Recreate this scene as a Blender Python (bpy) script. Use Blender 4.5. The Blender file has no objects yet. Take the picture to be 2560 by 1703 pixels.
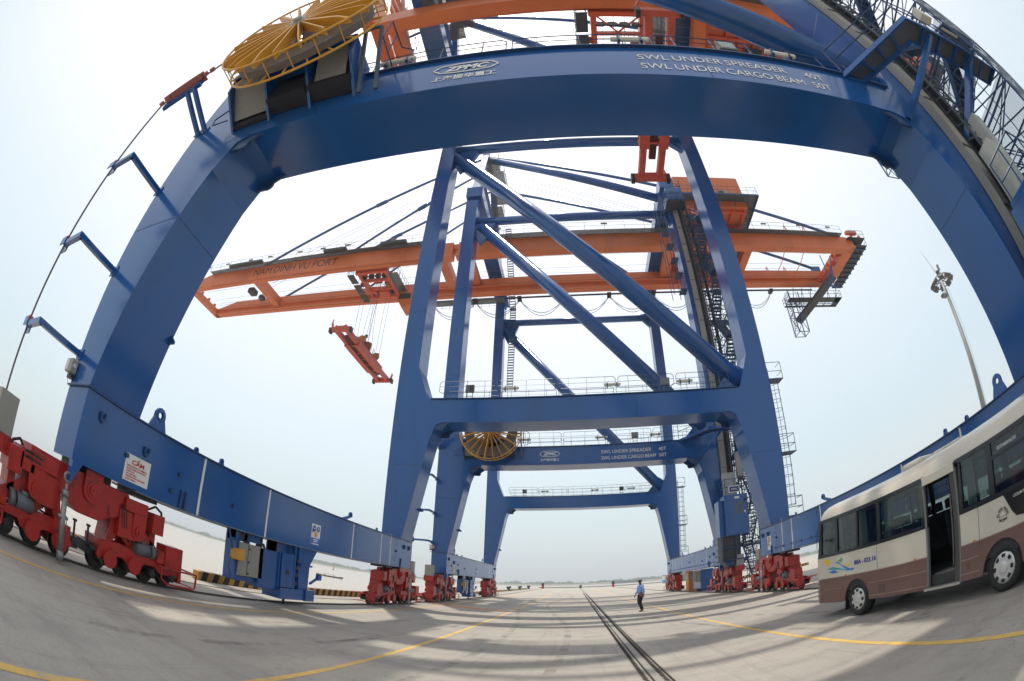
import bpy, bmesh, math, random
from mathutils import Vector, Matrix
random.seed(7)
S = bpy.context.scene; COL = S.collection
PI = math.pi; R = math.radians
# ---------------------------------------------------------------- camera (full-frame fisheye lens)
CAMZ = 1.71
cd = bpy.data.cameras.new('camera'); cam = bpy.data.objects.new('camera', cd); COL.objects.link(cam)
rt = Vector((0.99097777, 0.13081168, 0.02917824)); up = Vector((0.03976089, -0.49484123, 0.86807328)); fw = Vector((-0.12799272, 0.85908117, 0.49557785))
cam.matrix_world = Matrix(((rt.x, up.x, -fw.x, 0), (rt.y, up.y, -fw.y, 0), (rt.z, up.z, -fw.z, CAMZ), (0, 0, 0, 1)))
cd.type = 'PANO'; cd.sensor_width = 36; cd.sensor_fit = 'HORIZONTAL'; cd.clip_start = 0.05; cd.clip_end = 20000
pc = cd.cycles if hasattr(cd, 'cycles') and hasattr(cd.cycles, 'panorama_type') else cd
pc.panorama_type = 'FISHEYE_LENS_POLYNOMIAL'
for k, v in zip(('fisheye_polynomial_k0', 'fisheye_polynomial_k1', 'fisheye_polynomial_k2', 'fisheye_polynomial_k3', 'fisheye_polynomial_k4'),
                (0.0, -0.059263286, -0.00024283833, 1.4419657e-05, -1.0684857e-06)):
    setattr(pc, k, v)
pc.fisheye_fov = R(200)
S.camera = cam
# ---------------------------------------------------------------- sky and sun
SUN = Vector((-0.100, 0.185, 0.977)).normalized()
el = math.asin(SUN.z); az = math.atan2(SUN.x, SUN.y)
W = bpy.data.worlds.new('World'); S.world = W; W.use_nodes = True
nt = W.node_tree; nt.nodes.clear()
def N(t, ty, **kw):
    n = t.nodes.new(ty)
    for k, v in kw.items(): setattr(n, k, v)
    return n
sky = N(nt, 'ShaderNodeTexSky', sky_type='NISHITA', sun_disc=False, sun_elevation=el, sun_rotation=az, dust_density=4.0, air_density=1.4, ozone_density=1.0)
bg1 = N(nt, 'ShaderNodeBackground'); bg1.inputs[1].default_value = 0.05; nt.links.new(sky.outputs[0], bg1.inputs[0])
tc = N(nt, 'ShaderNodeTexCoord')
dot = N(nt, 'ShaderNodeVectorMath', operation='DOT_PRODUCT'); dot.inputs[1].default_value = SUN; nt.links.new(tc.outputs['Generated'], dot.inputs[0])
no = N(nt, 'ShaderNodeTexNoise'); no.inputs['Scale'].default_value = 1.7; no.inputs['Detail'].default_value = 4; nt.links.new(tc.outputs['Generated'], no.inputs['Vector'])
ad = N(nt, 'ShaderNodeMath', operation='MULTIPLY_ADD'); ad.inputs[1].default_value = 0.16; nt.links.new(no.outputs['Fac'], ad.inputs[0]); nt.links.new(dot.outputs['Value'], ad.inputs[2])
cr = N(nt, 'ShaderNodeValToRGB'); nt.links.new(ad.outputs[0], cr.inputs[0])
e = cr.color_ramp.elements
e[0].position = 0.0; e[0].color = (0.66, 0.68, 0.685, 1)
e[1].position = 1.0; e[1].color = (1.0, 1.0, 1.0, 1)
for p, c in ((0.20, (0.67, 0.71, 0.725)), (0.40, (0.62, 0.735, 0.775)), (0.60, (0.76, 0.825, 0.845)), (0.78, (0.93, 0.94, 0.95))):
    q = e.new(p); q.color = (*c, 1)
bg2 = N(nt, 'ShaderNodeBackground'); bg2.inputs[1].default_value = 0.93; nt.links.new(cr.outputs[0], bg2.inputs[0])
ash = N(nt, 'ShaderNodeAddShader'); nt.links.new(bg1.outputs[0], ash.inputs[0]); nt.links.new(bg2.outputs[0], ash.inputs[1])
wo = N(nt, 'ShaderNodeOutputWorld'); nt.links.new(ash.outputs[0], wo.inputs[0])
sl = bpy.data.lights.new('sun', 'SUN'); sl.energy = 3.6; sl.angle = R(0.6); sl.color = (1, 0.93, 0.82)
so = bpy.data.objects.new('sun', sl); COL.objects.link(so); so.rotation_euler = SUN.to_track_quat('Z', 'Y').to_euler(); so.location = (0, 0, 60)
S.view_settings.view_transform = 'Standard'; S.view_settings.look = 'None'; S.view_settings.exposure = 0; S.view_settings.gamma = 1
S.cycles.max_bounces = 6; S.cycles.transparent_max_bounces = 12; S.cycles.volume_bounces = 0
# ---------------------------------------------------------------- materials
MATS = {}
def mat(name, col, rough=0.5, metal=0.0, var=0.12, scale=2.0, bump=0.0, bscale=30, dirt=None, dscale=0.7, damt=0.5, spec=0.5, streak=False):
    if name in MATS: return MATS[name]
    m = bpy.data.materials.new(name); m.use_nodes = True; t = m.node_tree
    b = t.nodes['Principled BSDF']
    c = N(t, 'ShaderNodeTexCoord'); mp = N(t, 'ShaderNodeMapping'); t.links.new(c.outputs['Object'], mp.inputs[0])
    if streak: mp.inputs['Scale'].default_value = (1, 1, 0.12)
    n1 = N(t, 'ShaderNodeTexNoise'); n1.inputs['Scale'].default_value = scale; n1.inputs['Detail'].default_value = 5; t.links.new(mp.outputs[0], n1.inputs['Vector'])
    mx = N(t, 'ShaderNodeMixRGB'); mx.inputs[1].default_value = (*[x * (1 - var) for x in col], 1); mx.inputs[2].default_value = (*[min(1, x * (1 + var)) for x in col], 1)
    t.links.new(n1.outputs['Fac'], mx.inputs[0]); out = mx.outputs[0]
    if dirt:
        n2 = N(t, 'ShaderNodeTexNoise'); n2.inputs['Scale'].default_value = dscale; n2.inputs['Detail'].default_value = 8; n2.inputs['Roughness'].default_value = 0.65; t.links.new(mp.outputs[0], n2.inputs['Vector'])
        r = N(t, 'ShaderNodeValToRGB'); r.color_ramp.elements[0].position = 0.5; r.color_ramp.elements[1].position = 0.72; r.color_ramp.elements[1].color = (damt,) * 3 + (1,)
        t.links.new(n2.outputs['Fac'], r.inputs[0])
        m2 = N(t, 'ShaderNodeMixRGB'); m2.inputs[2].default_value = (*dirt, 1); t.links.new(r.outputs[0], m2.inputs[0]); t.links.new(out, m2.inputs[1]); out = m2.outputs[0]
    t.links.new(out, b.inputs['Base Color'])
    b.inputs['Roughness'].default_value = rough; b.inputs['Metallic'].default_value = metal; b.inputs['Specular IOR Level'].default_value = spec
    if bump:
        n3 = N(t, 'ShaderNodeTexNoise'); n3.inputs['Scale'].default_value = bscale; n3.inputs['Detail'].default_value = 6; t.links.new(c.outputs['Object'], n3.inputs['Vector'])
        bp = N(t, 'ShaderNodeBump'); bp.inputs['Strength'].default_value = bump; bp.inputs['Distance'].default_value = 0.02; t.links.new(n3.outputs['Fac'], bp.inputs['Height']); t.links.new(bp.outputs[0], b.inputs['Normal'])
    MATS[name] = m; return m
BLUE = mat('blue_paint', (0.010, 0.092, 0.315), 0.16, var=0.16, scale=0.35, dirt=(0.012, 0.068, 0.20), dscale=0.35, damt=0.8, streak=True, bump=0.035, bscale=0.9, spec=0.62)
BLUED = mat('blue_paint_small', (0.014, 0.055, 0.15), 0.4, var=0.2)
ORANGE = mat('orange_paint', (0.62, 0.15, 0.035), 0.42, var=0.10, scale=0.6, dirt=(0.38, 0.10, 0.035), dscale=0.4, damt=0.6, streak=True)
REDO = mat('red_orange_paint', (0.62, 0.09, 0.03), 0.45, var=0.15)
RED = mat('red_paint', (0.43, 0.02, 0.014), 0.33, var=0.2, scale=3, dirt=(0.06, 0.014, 0.012), dscale=3.0, damt=0.9)
SPRED = mat('spreader_red', (0.55, 0.08, 0.045), 0.5, var=0.2, dirt=(0.2, 0.06, 0.03), dscale=1.5, damt=0.7)
YEL = mat('yellow_paint', (0.65, 0.33, 0.035), 0.4, var=0.15, scale=3)
GREY = mat('grey_enclosure', (0.30, 0.29, 0.26), 0.5, var=0.12)
CONC_CH = mat('cable_channel_grey', (0.34, 0.33, 0.29), 0.6, var=0.15, scale=3, streak=True, dirt=(0.18, 0.17, 0.15), dscale=1.5)
DARK = mat('dark_machinery', (0.025, 0.027, 0.032), 0.5, var=0.4)
BLACK = mat('black_rubber', (0.015, 0.015, 0.016), 0.6, var=0.3)
STEEL = mat('worn_steel', (0.16, 0.15, 0.14), 0.4, metal=0.6, var=0.3, scale=8)
RUST = mat('rusty_steel', (0.10, 0.055, 0.035), 0.7, var=0.4, scale=12)
WHITE = mat('white_paint', (0.78, 0.78, 0.76), 0.5, var=0.05)
LAMPW = mat('lamp_housing', (0.62, 0.60, 0.50), 0.5, var=0.1)
ROPE = mat('wire_rope', (0.10, 0.10, 0.11), 0.5)
CABLEP = mat('power_cable', (0.12, 0.09, 0.11), 0.5)
REDT = mat('red_lettering', (0.55, 0.03, 0.03), 0.5)
BLKT = mat('dark_lettering', (0.05, 0.03, 0.025), 0.6)
BLUET = mat('blue_lettering', (0.03, 0.04, 0.30), 0.5)
SIGNB = mat('blue_sign', (0.03, 0.13, 0.5), 0.4)
CREAM = mat('cream_bus_paint', (0.60, 0.56, 0.47), 0.22, var=0.04, dirt=(0.36, 0.33, 0.27), dscale=0.9, damt=0.35)
BROWN = mat('brown_bus_paint', (0.165, 0.092, 0.078), 0.28, var=0.06, dirt=(0.11, 0.075, 0.06), dscale=1.2, damt=0.5)
TYRE = mat('tyre_rubber', (0.022, 0.022, 0.022), 0.75, var=0.3, scale=9)
HUBC = mat('silver_wheel_cover', (0.62, 0.62, 0.60), 0.32, metal=0.35, var=0.1)
SEATM = mat('seat_fabric', (0.03, 0.035, 0.045), 0.8)
CURT = mat('curtain_cloth', (0.34, 0.36, 0.33), 0.8)
def glass(name, tint, alpha, rough=0.05):
    m = bpy.data.materials.new(name); m.use_nodes = True; t = m.node_tree; t.nodes.clear()
    g = N(t, 'ShaderNodeBsdfGlossy'); g.inputs['Roughness'].default_value = rough; g.inputs[0].default_value = (0.9, 0.95, 0.95, 1)
    tr = N(t, 'ShaderNodeBsdfTransparent'); tr.inputs[0].default_value = (*tint, 1)
    fr = N(t, 'ShaderNodeLayerWeight'); fr.inputs[0].default_value = 0.5; pw = N(t, 'ShaderNodeMath', operation='POWER'); pw.inputs[1].default_value = 4.0; t.links.new(fr.outputs['Facing'], pw.inputs[0])
    ma = N(t, 'ShaderNodeMath', operation='ADD', use_clamp=True); ma.inputs[1].default_value = alpha; t.links.new(pw.outputs[0], ma.inputs[0])
    no = N(t, 'ShaderNodeTexNoise'); no.inputs['Scale'].default_value = 3; bp = N(t, 'ShaderNodeBump'); bp.inputs['Strength'].default_value = 0.03; t.links.new(no.outputs['Fac'], bp.inputs['Height']); t.links.new(bp.outputs[0], g.inputs['Normal'])
    mx = N(t, 'ShaderNodeMixShader'); o = N(t, 'ShaderNodeOutputMaterial')
    t.links.new(ma.outputs[0], mx.inputs[0]); t.links.new(tr.outputs[0], mx.inputs[1]); t.links.new(g.outputs[0], mx.inputs[2]); t.links.new(mx.outputs[0], o.inputs[0])
    return m
GLASS = glass('tinted_window_glass', (0.30, 0.38, 0.37), 0.06)
GLASSC = glass('lamp_glass', (0.8, 0.8, 0.75), 0.1)
def grating(name, col, sc, fill, upright=False):
    m = bpy.data.materials.new(name); m.use_nodes = True; t = m.node_tree; b = t.nodes['Principled BSDF']
    b.inputs['Base Color'].default_value = (*col, 1); b.inputs['Roughness'].default_value = 0.5
    c = N(t, 'ShaderNodeTexCoord'); sp = N(t, 'ShaderNodeSeparateXYZ'); t.links.new(c.outputs['Object'], sp.inputs[0])
    outs = []
    ay = N(t, 'ShaderNodeMath', operation='ADD'); t.links.new(sp.outputs[1], ay.inputs[0]); t.links.new(sp.outputs[0 if upright else 2], ay.inputs[1])
    for s in (sp.outputs[2 if upright else 0], ay.outputs[0]):
        a = N(t, 'ShaderNodeMath', operation='MULTIPLY'); a.inputs[1].default_value = sc; t.links.new(s, a.inputs[0])
        f = N(t, 'ShaderNodeMath', operation='FRACT'); t.links.new(a.outputs[0], f.inputs[0])
        l = N(t, 'ShaderNodeMath', operation='LESS_THAN'); l.inputs[1].default_value = fill; t.links.new(f.outputs[0], l.inputs[0]); outs.append(l)
    mxx = N(t, 'ShaderNodeMath', operation='MAXIMUM'); t.links.new(outs[0].outputs[0], mxx.inputs[0]); t.links.new(outs[1].outputs[0], mxx.inputs[1])
    t.links.new(mxx.outputs[0], b.inputs['Alpha']); return m
GRATE = grating('walkway_grating', (0.10, 0.11, 0.12), 16.0, 0.5)
MESHP = grating('mesh_panel', (0.20, 0.23, 0.28), 18.0, 0.24, True)
# ---------------------------------------------------------------- mesh helpers
def orth(d, upv=(0, 0, 1)):
    d = Vector(d).normalized(); u = Vector(upv)
    if abs(d.dot(u)) > 0.98: u = Vector((0, 1, 0)) if abs(d.y) < 0.9 else Vector((1, 0, 0))
    s = d.cross(u).normalized(); return d, s, s.cross(d).normalized()
class M:
    def __init__(s): s.v = []; s.f = []; s.isl = []
    def add(s, vs, fs):
        o = len(s.v); s.isl.append((o, o + len(vs), len(s.f), len(s.f) + len(fs))); s.v += [tuple(p) for p in vs]; s.f += [tuple(i + o for i in f) for f in fs]; return s
    def box(s, x0, x1, y0, y1, z0, z1):
        return s.add([(x0, y0, z0), (x1, y0, z0), (x1, y1, z0), (x0, y1, z0), (x0, y0, z1), (x1, y0, z1), (x1, y1, z1), (x0, y1, z1)],
                     [(0, 3, 2, 1), (4, 5, 6, 7), (0, 1, 5, 4), (1, 2, 6, 5), (2, 3, 7, 6), (3, 0, 4, 7)])
    def bar(s, a, b, w, h=None, upv=(0, 0, 1), w2=None, h2=None):
        h = h or w; w2 = w2 or w; h2 = h2 or h; a = Vector(a); b = Vector(b); d, x, y = orth(b - a, upv); vs = []
        for p, ww, hh in ((a, w, h), (b, w2, h2)):
            for i, j in ((-1, -1), (1, -1), (1, 1), (-1, 1)): vs.append(p + x * ww / 2 * i + y * hh / 2 * j)
        return s.add(vs, [(3, 2, 1, 0), (4, 5, 6, 7), (0, 1, 5, 4), (1, 2, 6, 5), (2, 3, 7, 6), (3, 0, 4, 7)])
    def tube(s, a, b, r, n=8, r2=None, cap=True):
        r2 = r if r2 is None else r2; a = Vector(a); b = Vector(b); d, x, y = orth(b - a); vs = []
        for p, rr in ((a, r), (b, r2)):
            for i in range(n): t = 2 * PI * i / n; vs.append(p + x * rr * math.cos(t) + y * rr * math.sin(t))
        fs = [(i, (i + 1) % n, n + (i + 1) % n, n + i) for i in range(n)]
        if cap: fs += [tuple(range(n))[::-1], tuple(range(n, 2 * n))]
        return s.add(vs, fs)
    def path(s, pts, r, n=6):
        for a, b in zip(pts[:-1], pts[1:]): s.tube(a, b, r, n)
        return s
    def prism(s, poly, ax, a, b):
        # poly in the two other axes (order x,y,z minus ax)
        def mk(p, c):
            q = list(p); q.insert(ax, c); return q
        n = len(poly); vs = [mk(p, a) for p in poly] + [mk(p, b) for p in poly]
        return s.add(vs, [tuple(range(n)), tuple(range(2 * n - 1, n - 1, -1))] + [(i, n + i, n + (i + 1) % n, (i + 1) % n) for i in range(n)])
    def prism_pts(s, pts, d, w):
        d = Vector(d).normalized() * w / 2; n = len(pts); vs = [Vector(p) - d for p in pts] + [Vector(p) + d for p in pts]
        return s.add(vs, [tuple(range(n)), tuple(range(2 * n - 1, n - 1, -1))] + [(i, n + i, n + (i + 1) % n, (i + 1) % n) for i in range(n)])
    def ring(s, c, ax, rad, r, n=32, m=5, a0=0, a1=2 * PI):
        c = Vector(c); d, x, y = orth(ax); pts = [c + (x * math.cos(a0 + (a1 - a0) * i / n) + y * math.sin(a0 + (a1 - a0) * i / n)) * rad for i in range(n + 1)]
        return s.path(pts, r, m)
    def disc(s, c, ax, r, w, n=20): c = Vector(c); d = Vector(ax).normalized(); return s.tube(c - d * w / 2, c + d * w / 2, r, n)
    def quad(s, a, b, c, d): return s.add([a, b, c, d], [(0, 1, 2, 3)])
    def clusters(s):
        # far-apart pieces of one builder become objects of their own
        n = len(s.isl); bb = []
        for (a, b, _, _) in s.isl:
            p = s.v[a:b]; bb.append(([min(q[i] for q in p) for i in range(3)], [max(q[i] for q in p) for i in range(3)]))
        par = list(range(n))
        def find(i):
            while par[i] != i: par[i] = par[par[i]]; i = par[i]
            return i
        sz = [max(h[i] - l[i] for i in range(3)) for l, h in bb]
        for i in range(n):
            for j in range(i + 1, n):
                if find(i) == find(j): continue
                g2 = sum(max(0, bb[i][0][k] - bb[j][1][k], bb[j][0][k] - bb[i][1][k]) ** 2 for k in range(3))
                if math.sqrt(g2) <= max(.02, .5 * max(sz[i], sz[j])) * .97: par[find(i)] = find(j)
        gr = {}
        for i in range(n): gr.setdefault(find(i), []).append(i)
        return list(gr.values())
    def build(s, name, m, parent=None, label=None, smooth=False, bevel=0):
        if parent is not None and 1 < len(s.isl) < 400:
            cl = s.clusters()
            if 1 < len(cl) <= 60:
                out = []
                for c in cl:
                    q = M()
                    for i in c:
                        a, b, fa, fb = s.isl[i]; q.add(s.v[a:b], [tuple(x - a for x in f) for f in s.f[fa:fb]])
                    out.append(q._build(name, m, parent, label, smooth, bevel))
                return out[0]
        return s._build(name, m, parent, label, smooth, bevel)
    def _build(s, name, m, parent=None, label=None, smooth=False, bevel=0):
        me = bpy.data.meshes.new(name); me.from_pydata(s.v, [], s.f)
        bm = bmesh.new(); bm.from_mesh(me); bmesh.ops.delete(bm, geom=[v for v in bm.verts if not v.link_faces], context='VERTS'); bmesh.ops.recalc_face_normals(bm, faces=bm.faces); bm.to_mesh(me); bm.free()
        me.materials.append(m); o = bpy.data.objects.new(name, me); COL.objects.link(o)
        if parent: o.parent = parent
        if label: o['label'] = label
        if smooth:
            for p in me.polygons: p.use_smooth = len(p.vertices) == 4
        if bevel:
            b = o.modifiers.new('b', 'BEVEL'); b.width = bevel; b.segments = 2; b.limit_method = 'ANGLE'
        return o
def tag(o, label=None, cat=None, group=None, kind=None):
    if label: o['label'] = label
    if cat: o['category'] = cat
    if group: o['group'] = group
    if kind: o['kind'] = kind
    return o
def thing(name, loc, label, cat, group=None, rz=0):
    o = bpy.data.objects.new(name, None); COL.objects.link(o); o.location = loc; o.rotation_euler = (0, 0, rz); o.empty_display_size = 0.3
    return tag(o, label, cat, group)
def copy_tree(o, parent=None):
    c = o.copy(); COL.objects.link(c); c.parent = parent
    for ch in [x for x in KIDS(o)]: copy_tree(ch, c)
    return c
def KIDS(o): return list(o.children)
FONT_CACHE = {}
def text(s, size, loc, right, upv, m, parent=None, name='lettering', align='LEFT', shear=0, depth=0.004, width=None, bold=0.0, xs=1.0):
    """text mesh starting at loc, running along right, up along upv. width: scaled to fit"""
    cu = bpy.data.curves.new(name, 'FONT'); cu.body = s; cu.size = size; cu.align_x = align; cu.shear = shear; cu.offset = bold; cu.extrude = depth / 2; cu.resolution_u = 4; cu.space_word = 0.72
    t = bpy.data.objects.new(name, cu); COL.objects.link(t); dg = bpy.context.evaluated_depsgraph_get(); dg.update()
    me = bpy.data.meshes.new_from_object(t.evaluated_get(dg)); bpy.data.objects.remove(t); bpy.data.curves.remove(cu)
    me.materials.clear(); me.materials.append(m); me.name = name
    r = Vector(right).normalized(); u = Vector(upv).normalized(); n = r.cross(u)
    if width:
        xsm = [v.co.x for v in me.vertices]; w = max(xsm) - min(xsm); xs = width / w
    for v in me.vertices:
        c = v.co.copy(); v.co = Vector(loc) + r * c.x * xs + u * c.y + n * (c.z + depth / 2 + 0.003)
    o = bpy.data.objects.new(name, me); COL.objects.link(o)
    if parent: o.parent = parent
    return o
def railing(parent, runs, h=1.1, sp=1.5, r=0.02, m=None, name='handrail', mid=True):
    b = M()
    for pts in runs:
        pts = [Vector(p) for p in pts]
        for a, c in zip(pts[:-1], pts[1:]):
            L = (c - a).length; k = max(1, round(L / sp))
            for i in range(k + 1): p = a.lerp(c, i / k); b.tube(p, p + Vector((0, 0, h)), r, 5)
            for zz in ((h, h * 0.5) if mid else (h,)): b.tube(a + Vector((0, 0, zz)), c + Vector((0, 0, zz)), r, 5)
    return b.build(name, m or BLUED, parent)
# ---------------------------------------------------------------- the setting
def concrete():
    m = bpy.data.materials.new('quay_concrete'); m.use_nodes = True; t = m.node_tree; b = t.nodes['Principled BSDF']
    c = N(t, 'ShaderNodeTexCoord')
    def noise(sc, det, sx=1, sy=1, ro=0.6):
        mp = N(t, 'ShaderNodeMapping'); mp.inputs['Scale'].default_value = (sx, sy, 1); t.links.new(c.outputs['Object'], mp.inputs[0])
        n = N(t, 'ShaderNodeTexNoise'); n.inputs['Scale'].default_value = sc; n.inputs['Detail'].default_value = det; n.inputs['Roughness'].default_value = ro; t.links.new(mp.outputs[0], n.inputs['Vector']); return n.outputs['Fac']
    def mixc(f, a, bb, amt=1.0, lo=0.35, hi=0.65):
        r = N(t, 'ShaderNodeMapRange'); r.inputs[1].default_value = lo; r.inputs[2].default_value = hi; r.inputs[4].default_value = amt; t.links.new(f, r.inputs[0])
        x = N(t, 'ShaderNodeMixRGB'); t.links.new(r.outputs[0], x.inputs[0])
        if isinstance(a, tuple): x.inputs[1].default_value = (*a, 1)
        else: t.links.new(a, x.inputs[1])
        x.inputs[2].default_value = (*bb, 1); return x.outputs[0]
    k = mixc(noise(0.13, 7), (0.318, 0.292, 0.258), (0.418, 0.386, 0.34))
    k = mixc(noise(0.9, 9, 1, 1.6, 0.7), k, (0.26, 0.24, 0.215), 0.65, 0.48, 0.66)
    k = mixc(noise(0.5, 6, 9, 0.3, 0.75), k, (0.22, 0.205, 0.185), 0.6, 0.52, 0.72)
    k = mixc(noise(0.5, 6, 0.4, 6, 0.75), k, (0.24, 0.22, 0.20), 0.45, 0.54, 0.74)
    k = mixc(noise(16, 6, 1, 2.2, 0.8), k, (0.20, 0.185, 0.165), 0.55, 0.45, 0.72)
    k = mixc(noise(60, 3, 1, 1, 0.8), k, (0.42, 0.39, 0.35), 0.35, 0.5, 0.75)
    k = mixc(noise(3.4, 12, 1, 1, 0.8), k, (0.07, 0.065, 0.06), 0.85, 0.645, 0.70)
    k = mixc(noise(1.3, 8, 5, 0.8, 0.75), k, (0.43, 0.40, 0.35), 0.5, 0.58, 0.72)
    k = mixc(noise(0.33, 8, 1, 1, 0.7), k, (0.16, 0.15, 0.14), 0.5, 0.62, 0.70)
    vo = N(t, 'ShaderNodeTexVoronoi', feature='DISTANCE_TO_EDGE'); vo.inputs['Scale'].default_value = 0.22; wv = N(t, 'ShaderNodeTexNoise'); wv.inputs['Scale'].default_value = 1.2; wv.inputs['Detail'].default_value = 6; t.links.new(c.outputs['Object'], wv.inputs['Vector'])
    vm = N(t, 'ShaderNodeMixRGB'); vm.inputs[0].default_value = 0.25; t.links.new(c.outputs['Object'], vm.inputs[1]); vs_ = N(t, 'ShaderNodeVectorMath', operation='SCALE'); vs_.inputs['Scale'].default_value = 9; t.links.new(wv.outputs['Color'], vs_.inputs[0]); t.links.new(vs_.outputs[0], vm.inputs[2]); t.links.new(vm.outputs[0], vo.inputs['Vector'])
    cm = N(t, 'ShaderNodeMapRange'); cm.inputs[1].default_value = 0.0; cm.inputs[2].default_value = 0.004; cm.inputs[3].default_value = 0.35; cm.inputs[4].default_value = 0.0; t.links.new(vo.outputs['Distance'], cm.inputs[0])
    cx = N(t, 'ShaderNodeMixRGB'); t.links.new(cm.outputs[0], cx.inputs[0]); t.links.new(k, cx.inputs[1]); cx.inputs[2].default_value = (0.13, 0.12, 0.11, 1); k = cx.outputs[0]
    v2 = N(t, 'ShaderNodeTexVoronoi'); v2.inputs['Scale'].default_value = 0.55; v2.inputs['Randomness'].default_value = 1; t.links.new(vm.outputs[0], v2.inputs['Vector']); c2 = N(t, 'ShaderNodeMapRange'); c2.inputs[1].default_value = 0.03; c2.inputs[2].default_value = 0.16; c2.inputs[3].default_value = 0.45; c2.inputs[4].default_value = 0.0; t.links.new(v2.outputs['Distance'], c2.inputs[0])
    cx = N(t, 'ShaderNodeMixRGB'); t.links.new(c2.outputs[0], cx.inputs[0]); t.links.new(k, cx.inputs[1]); cx.inputs[2].default_value = (0.12, 0.11, 0.10, 1); k = cx.outputs[0]
    # expansion joints of the slabs
    sp = N(t, 'ShaderNodeSeparateXYZ'); t.links.new(c.outputs['Object'], sp.inputs[0]); js = []
    for o, per in ((1, 12.0),):
        a = N(t, 'ShaderNodeMath', operation='DIVIDE'); a.inputs[1].default_value = per; t.links.new(sp.outputs[o], a.inputs[0])
        f = N(t, 'ShaderNodeMath', operation='FRACT'); t.links.new(a.outputs[0], f.inputs[0]); l = N(t, 'ShaderNodeMath', operation='LESS_THAN'); l.inputs[1].default_value = 0.012 / per; t.links.new(f.outputs[0], l.inputs[0]); js.append(l.outputs[0])
    x = N(t, 'ShaderNodeMixRGB'); t.links.new(js[0], x.inputs[0]); t.links.new(k, x.inputs[1]); x.inputs[2].default_value = (0.12, 0.11, 0.10, 1)
    t.links.new(x.outputs[0], b.inputs['Base Color']); b.inputs['Roughness'].default_value = 0.8; b.inputs['Specular IOR Level'].default_value = 0.3
    bp = N(t, 'ShaderNodeBump'); bp.inputs['Strength'].default_value = 0.5; bp.inputs['Distance'].default_value = 0.02; t.links.new(noise(14, 8, 1, 2.5, 0.75), bp.inputs['Height']); t.links.new(bp.outputs[0], b.inputs['Normal'])
    return m
CONC = concrete()
def yellowline():
    m = mat('road_line_yellow', (0.62, 0.40, 0.10), 0.7, var=0.2, scale=4, dirt=(0.36, 0.31, 0.24), dscale=5, damt=1.0)
    return m
LINE = yellowline()
g = M(); g.box(-13.2, 260, -90, 158, -8, 0); quay = tag(g.build('quay_deck', CONC), kind='structure')
g = M(); g.box(-13.45, -13.2, -90, 158, -8, 0.0); tag(g.build('quay_coping', mat('coping_concrete', (0.33, 0.31, 0.27), 0.8, var=0.2)), kind='structure')
def water_mat():
    m = bpy.data.materials.new('river_water'); m.use_nodes = True; t = m.node_tree; b = t.nodes['Principled BSDF']
    b.inputs['Base Color'].default_value = (0.35, 0.29, 0.23, 1); b.inputs['Roughness'].default_value = 0.22; b.inputs['Specular IOR Level'].default_value = 0.45
    c = N(t, 'ShaderNodeTexCoord'); n = N(t, 'ShaderNodeTexNoise'); n.inputs['Scale'].default_value = 0.6; n.inputs['Detail'].default_value = 8; t.links.new(c.outputs['Object'], n.inputs['Vector'])
    bp = N(t, 'ShaderNodeBump'); bp.inputs['Strength'].default_value = 0.6; bp.inputs['Distance'].default_value = 0.35; t.links.new(n.outputs['Fac'], bp.inputs['Height']); t.links.new(bp.outputs[0], b.inputs['Normal'])
    return m
g = M(); g.quad((-9000, -9000, -3.5), (9000, -9000, -3.5), (9000, 9000, -3.5), (-9000, 9000, -3.5)); tag(g.build('water', water_mat()), kind='structure')
for x, w, y1 in ((-3.45, 0.13, 130), (-7.7, 0.12, 130), (4.38, 0.13, 132)):
    g = M(); g.quad((x - w / 2, -30, .004), (x + w / 2, -30, .004), (x + w / 2, y1, .004), (x - w / 2, y1, .004)); tag(g.build('yellow_line', LINE), kind='structure')
# crane rails: dark slot with a steel head
def rail(x, y1):
    g = M(); g.quad((x - .16, -60, .004), (x + .16, -60, .004), (x + .16, y1, .004), (x - .16, y1, .004)); tag(g.build('rail_slot', mat('slot_dirt', (0.07, 0.055, 0.045), 0.9, var=0.4, scale=3)), kind='structure')
    g = M(); g.box(x - .05, x + .05, -60, y1, .006, .05); tag(g.build('crane_rail', mat('rail_steel', (0.13, 0.10, 0.08), 0.4, metal=0.5, var=0.3, scale=5)), kind='structure')
rail(-9.35, 137); rail(10.53, 137)
g = M(); g.quad((-11.0, -60, .004), (-10.82, -60, .004), (-10.82, 137, .004), (-11.0, 137, .004)); tag(g.build('cable_slot', MATS['slot_dirt']), kind='structure')
# centre track: concrete strip between a chain-toothed channel and a steel edge channel
x0 = 1.27
g = M(); g.quad((x0 - .22, -60, .004), (x0 + .22, -60, .004), (x0 + .22, 136.5, .004), (x0 - .22, 136.5, .004)); tag(g.build('centre_track_bed', mat('track_bed', (0.27, 0.255, 0.235), 0.7, var=0.25, scale=4)), kind='structure')
g = M(); g.box(x0 - .085, x0 - .065, -60, 136.5, .005, .03); g.box(x0 + .185, x0 + .21, -60, 136.5, .005, .03); tag(g.build('centre_track_edges', mat('edge_iron', (0.045, 0.036, 0.03), 0.6, metal=0.3, var=0.3)), kind='structure')
g = M(); y = 3.0
rnd = random.Random(3)
while y < 70:
    d = 0.13 if y < 40 else 0.4
    for sx, q in ((-1, 0.0), (1, .05)):
        xx = x0 + (-.165 if sx < 0 else .125); q += rnd.random() * .02
        g.box(xx - .045, xx + .01, y + q, y + q + .035, .005, .02); g.box(xx - .01, xx + .035, y + q + .02, y + q + .055, .005, .016); g.box(xx - .006, xx + .012, y + q - .03, y + q + .09, .005, .013)
    y += d
tag(g.build('centre_track_clips', mat('clip_rust', (0.05, 0.035, 0.026), 0.8, var=0.5, scale=20)), kind='structure')
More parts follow.
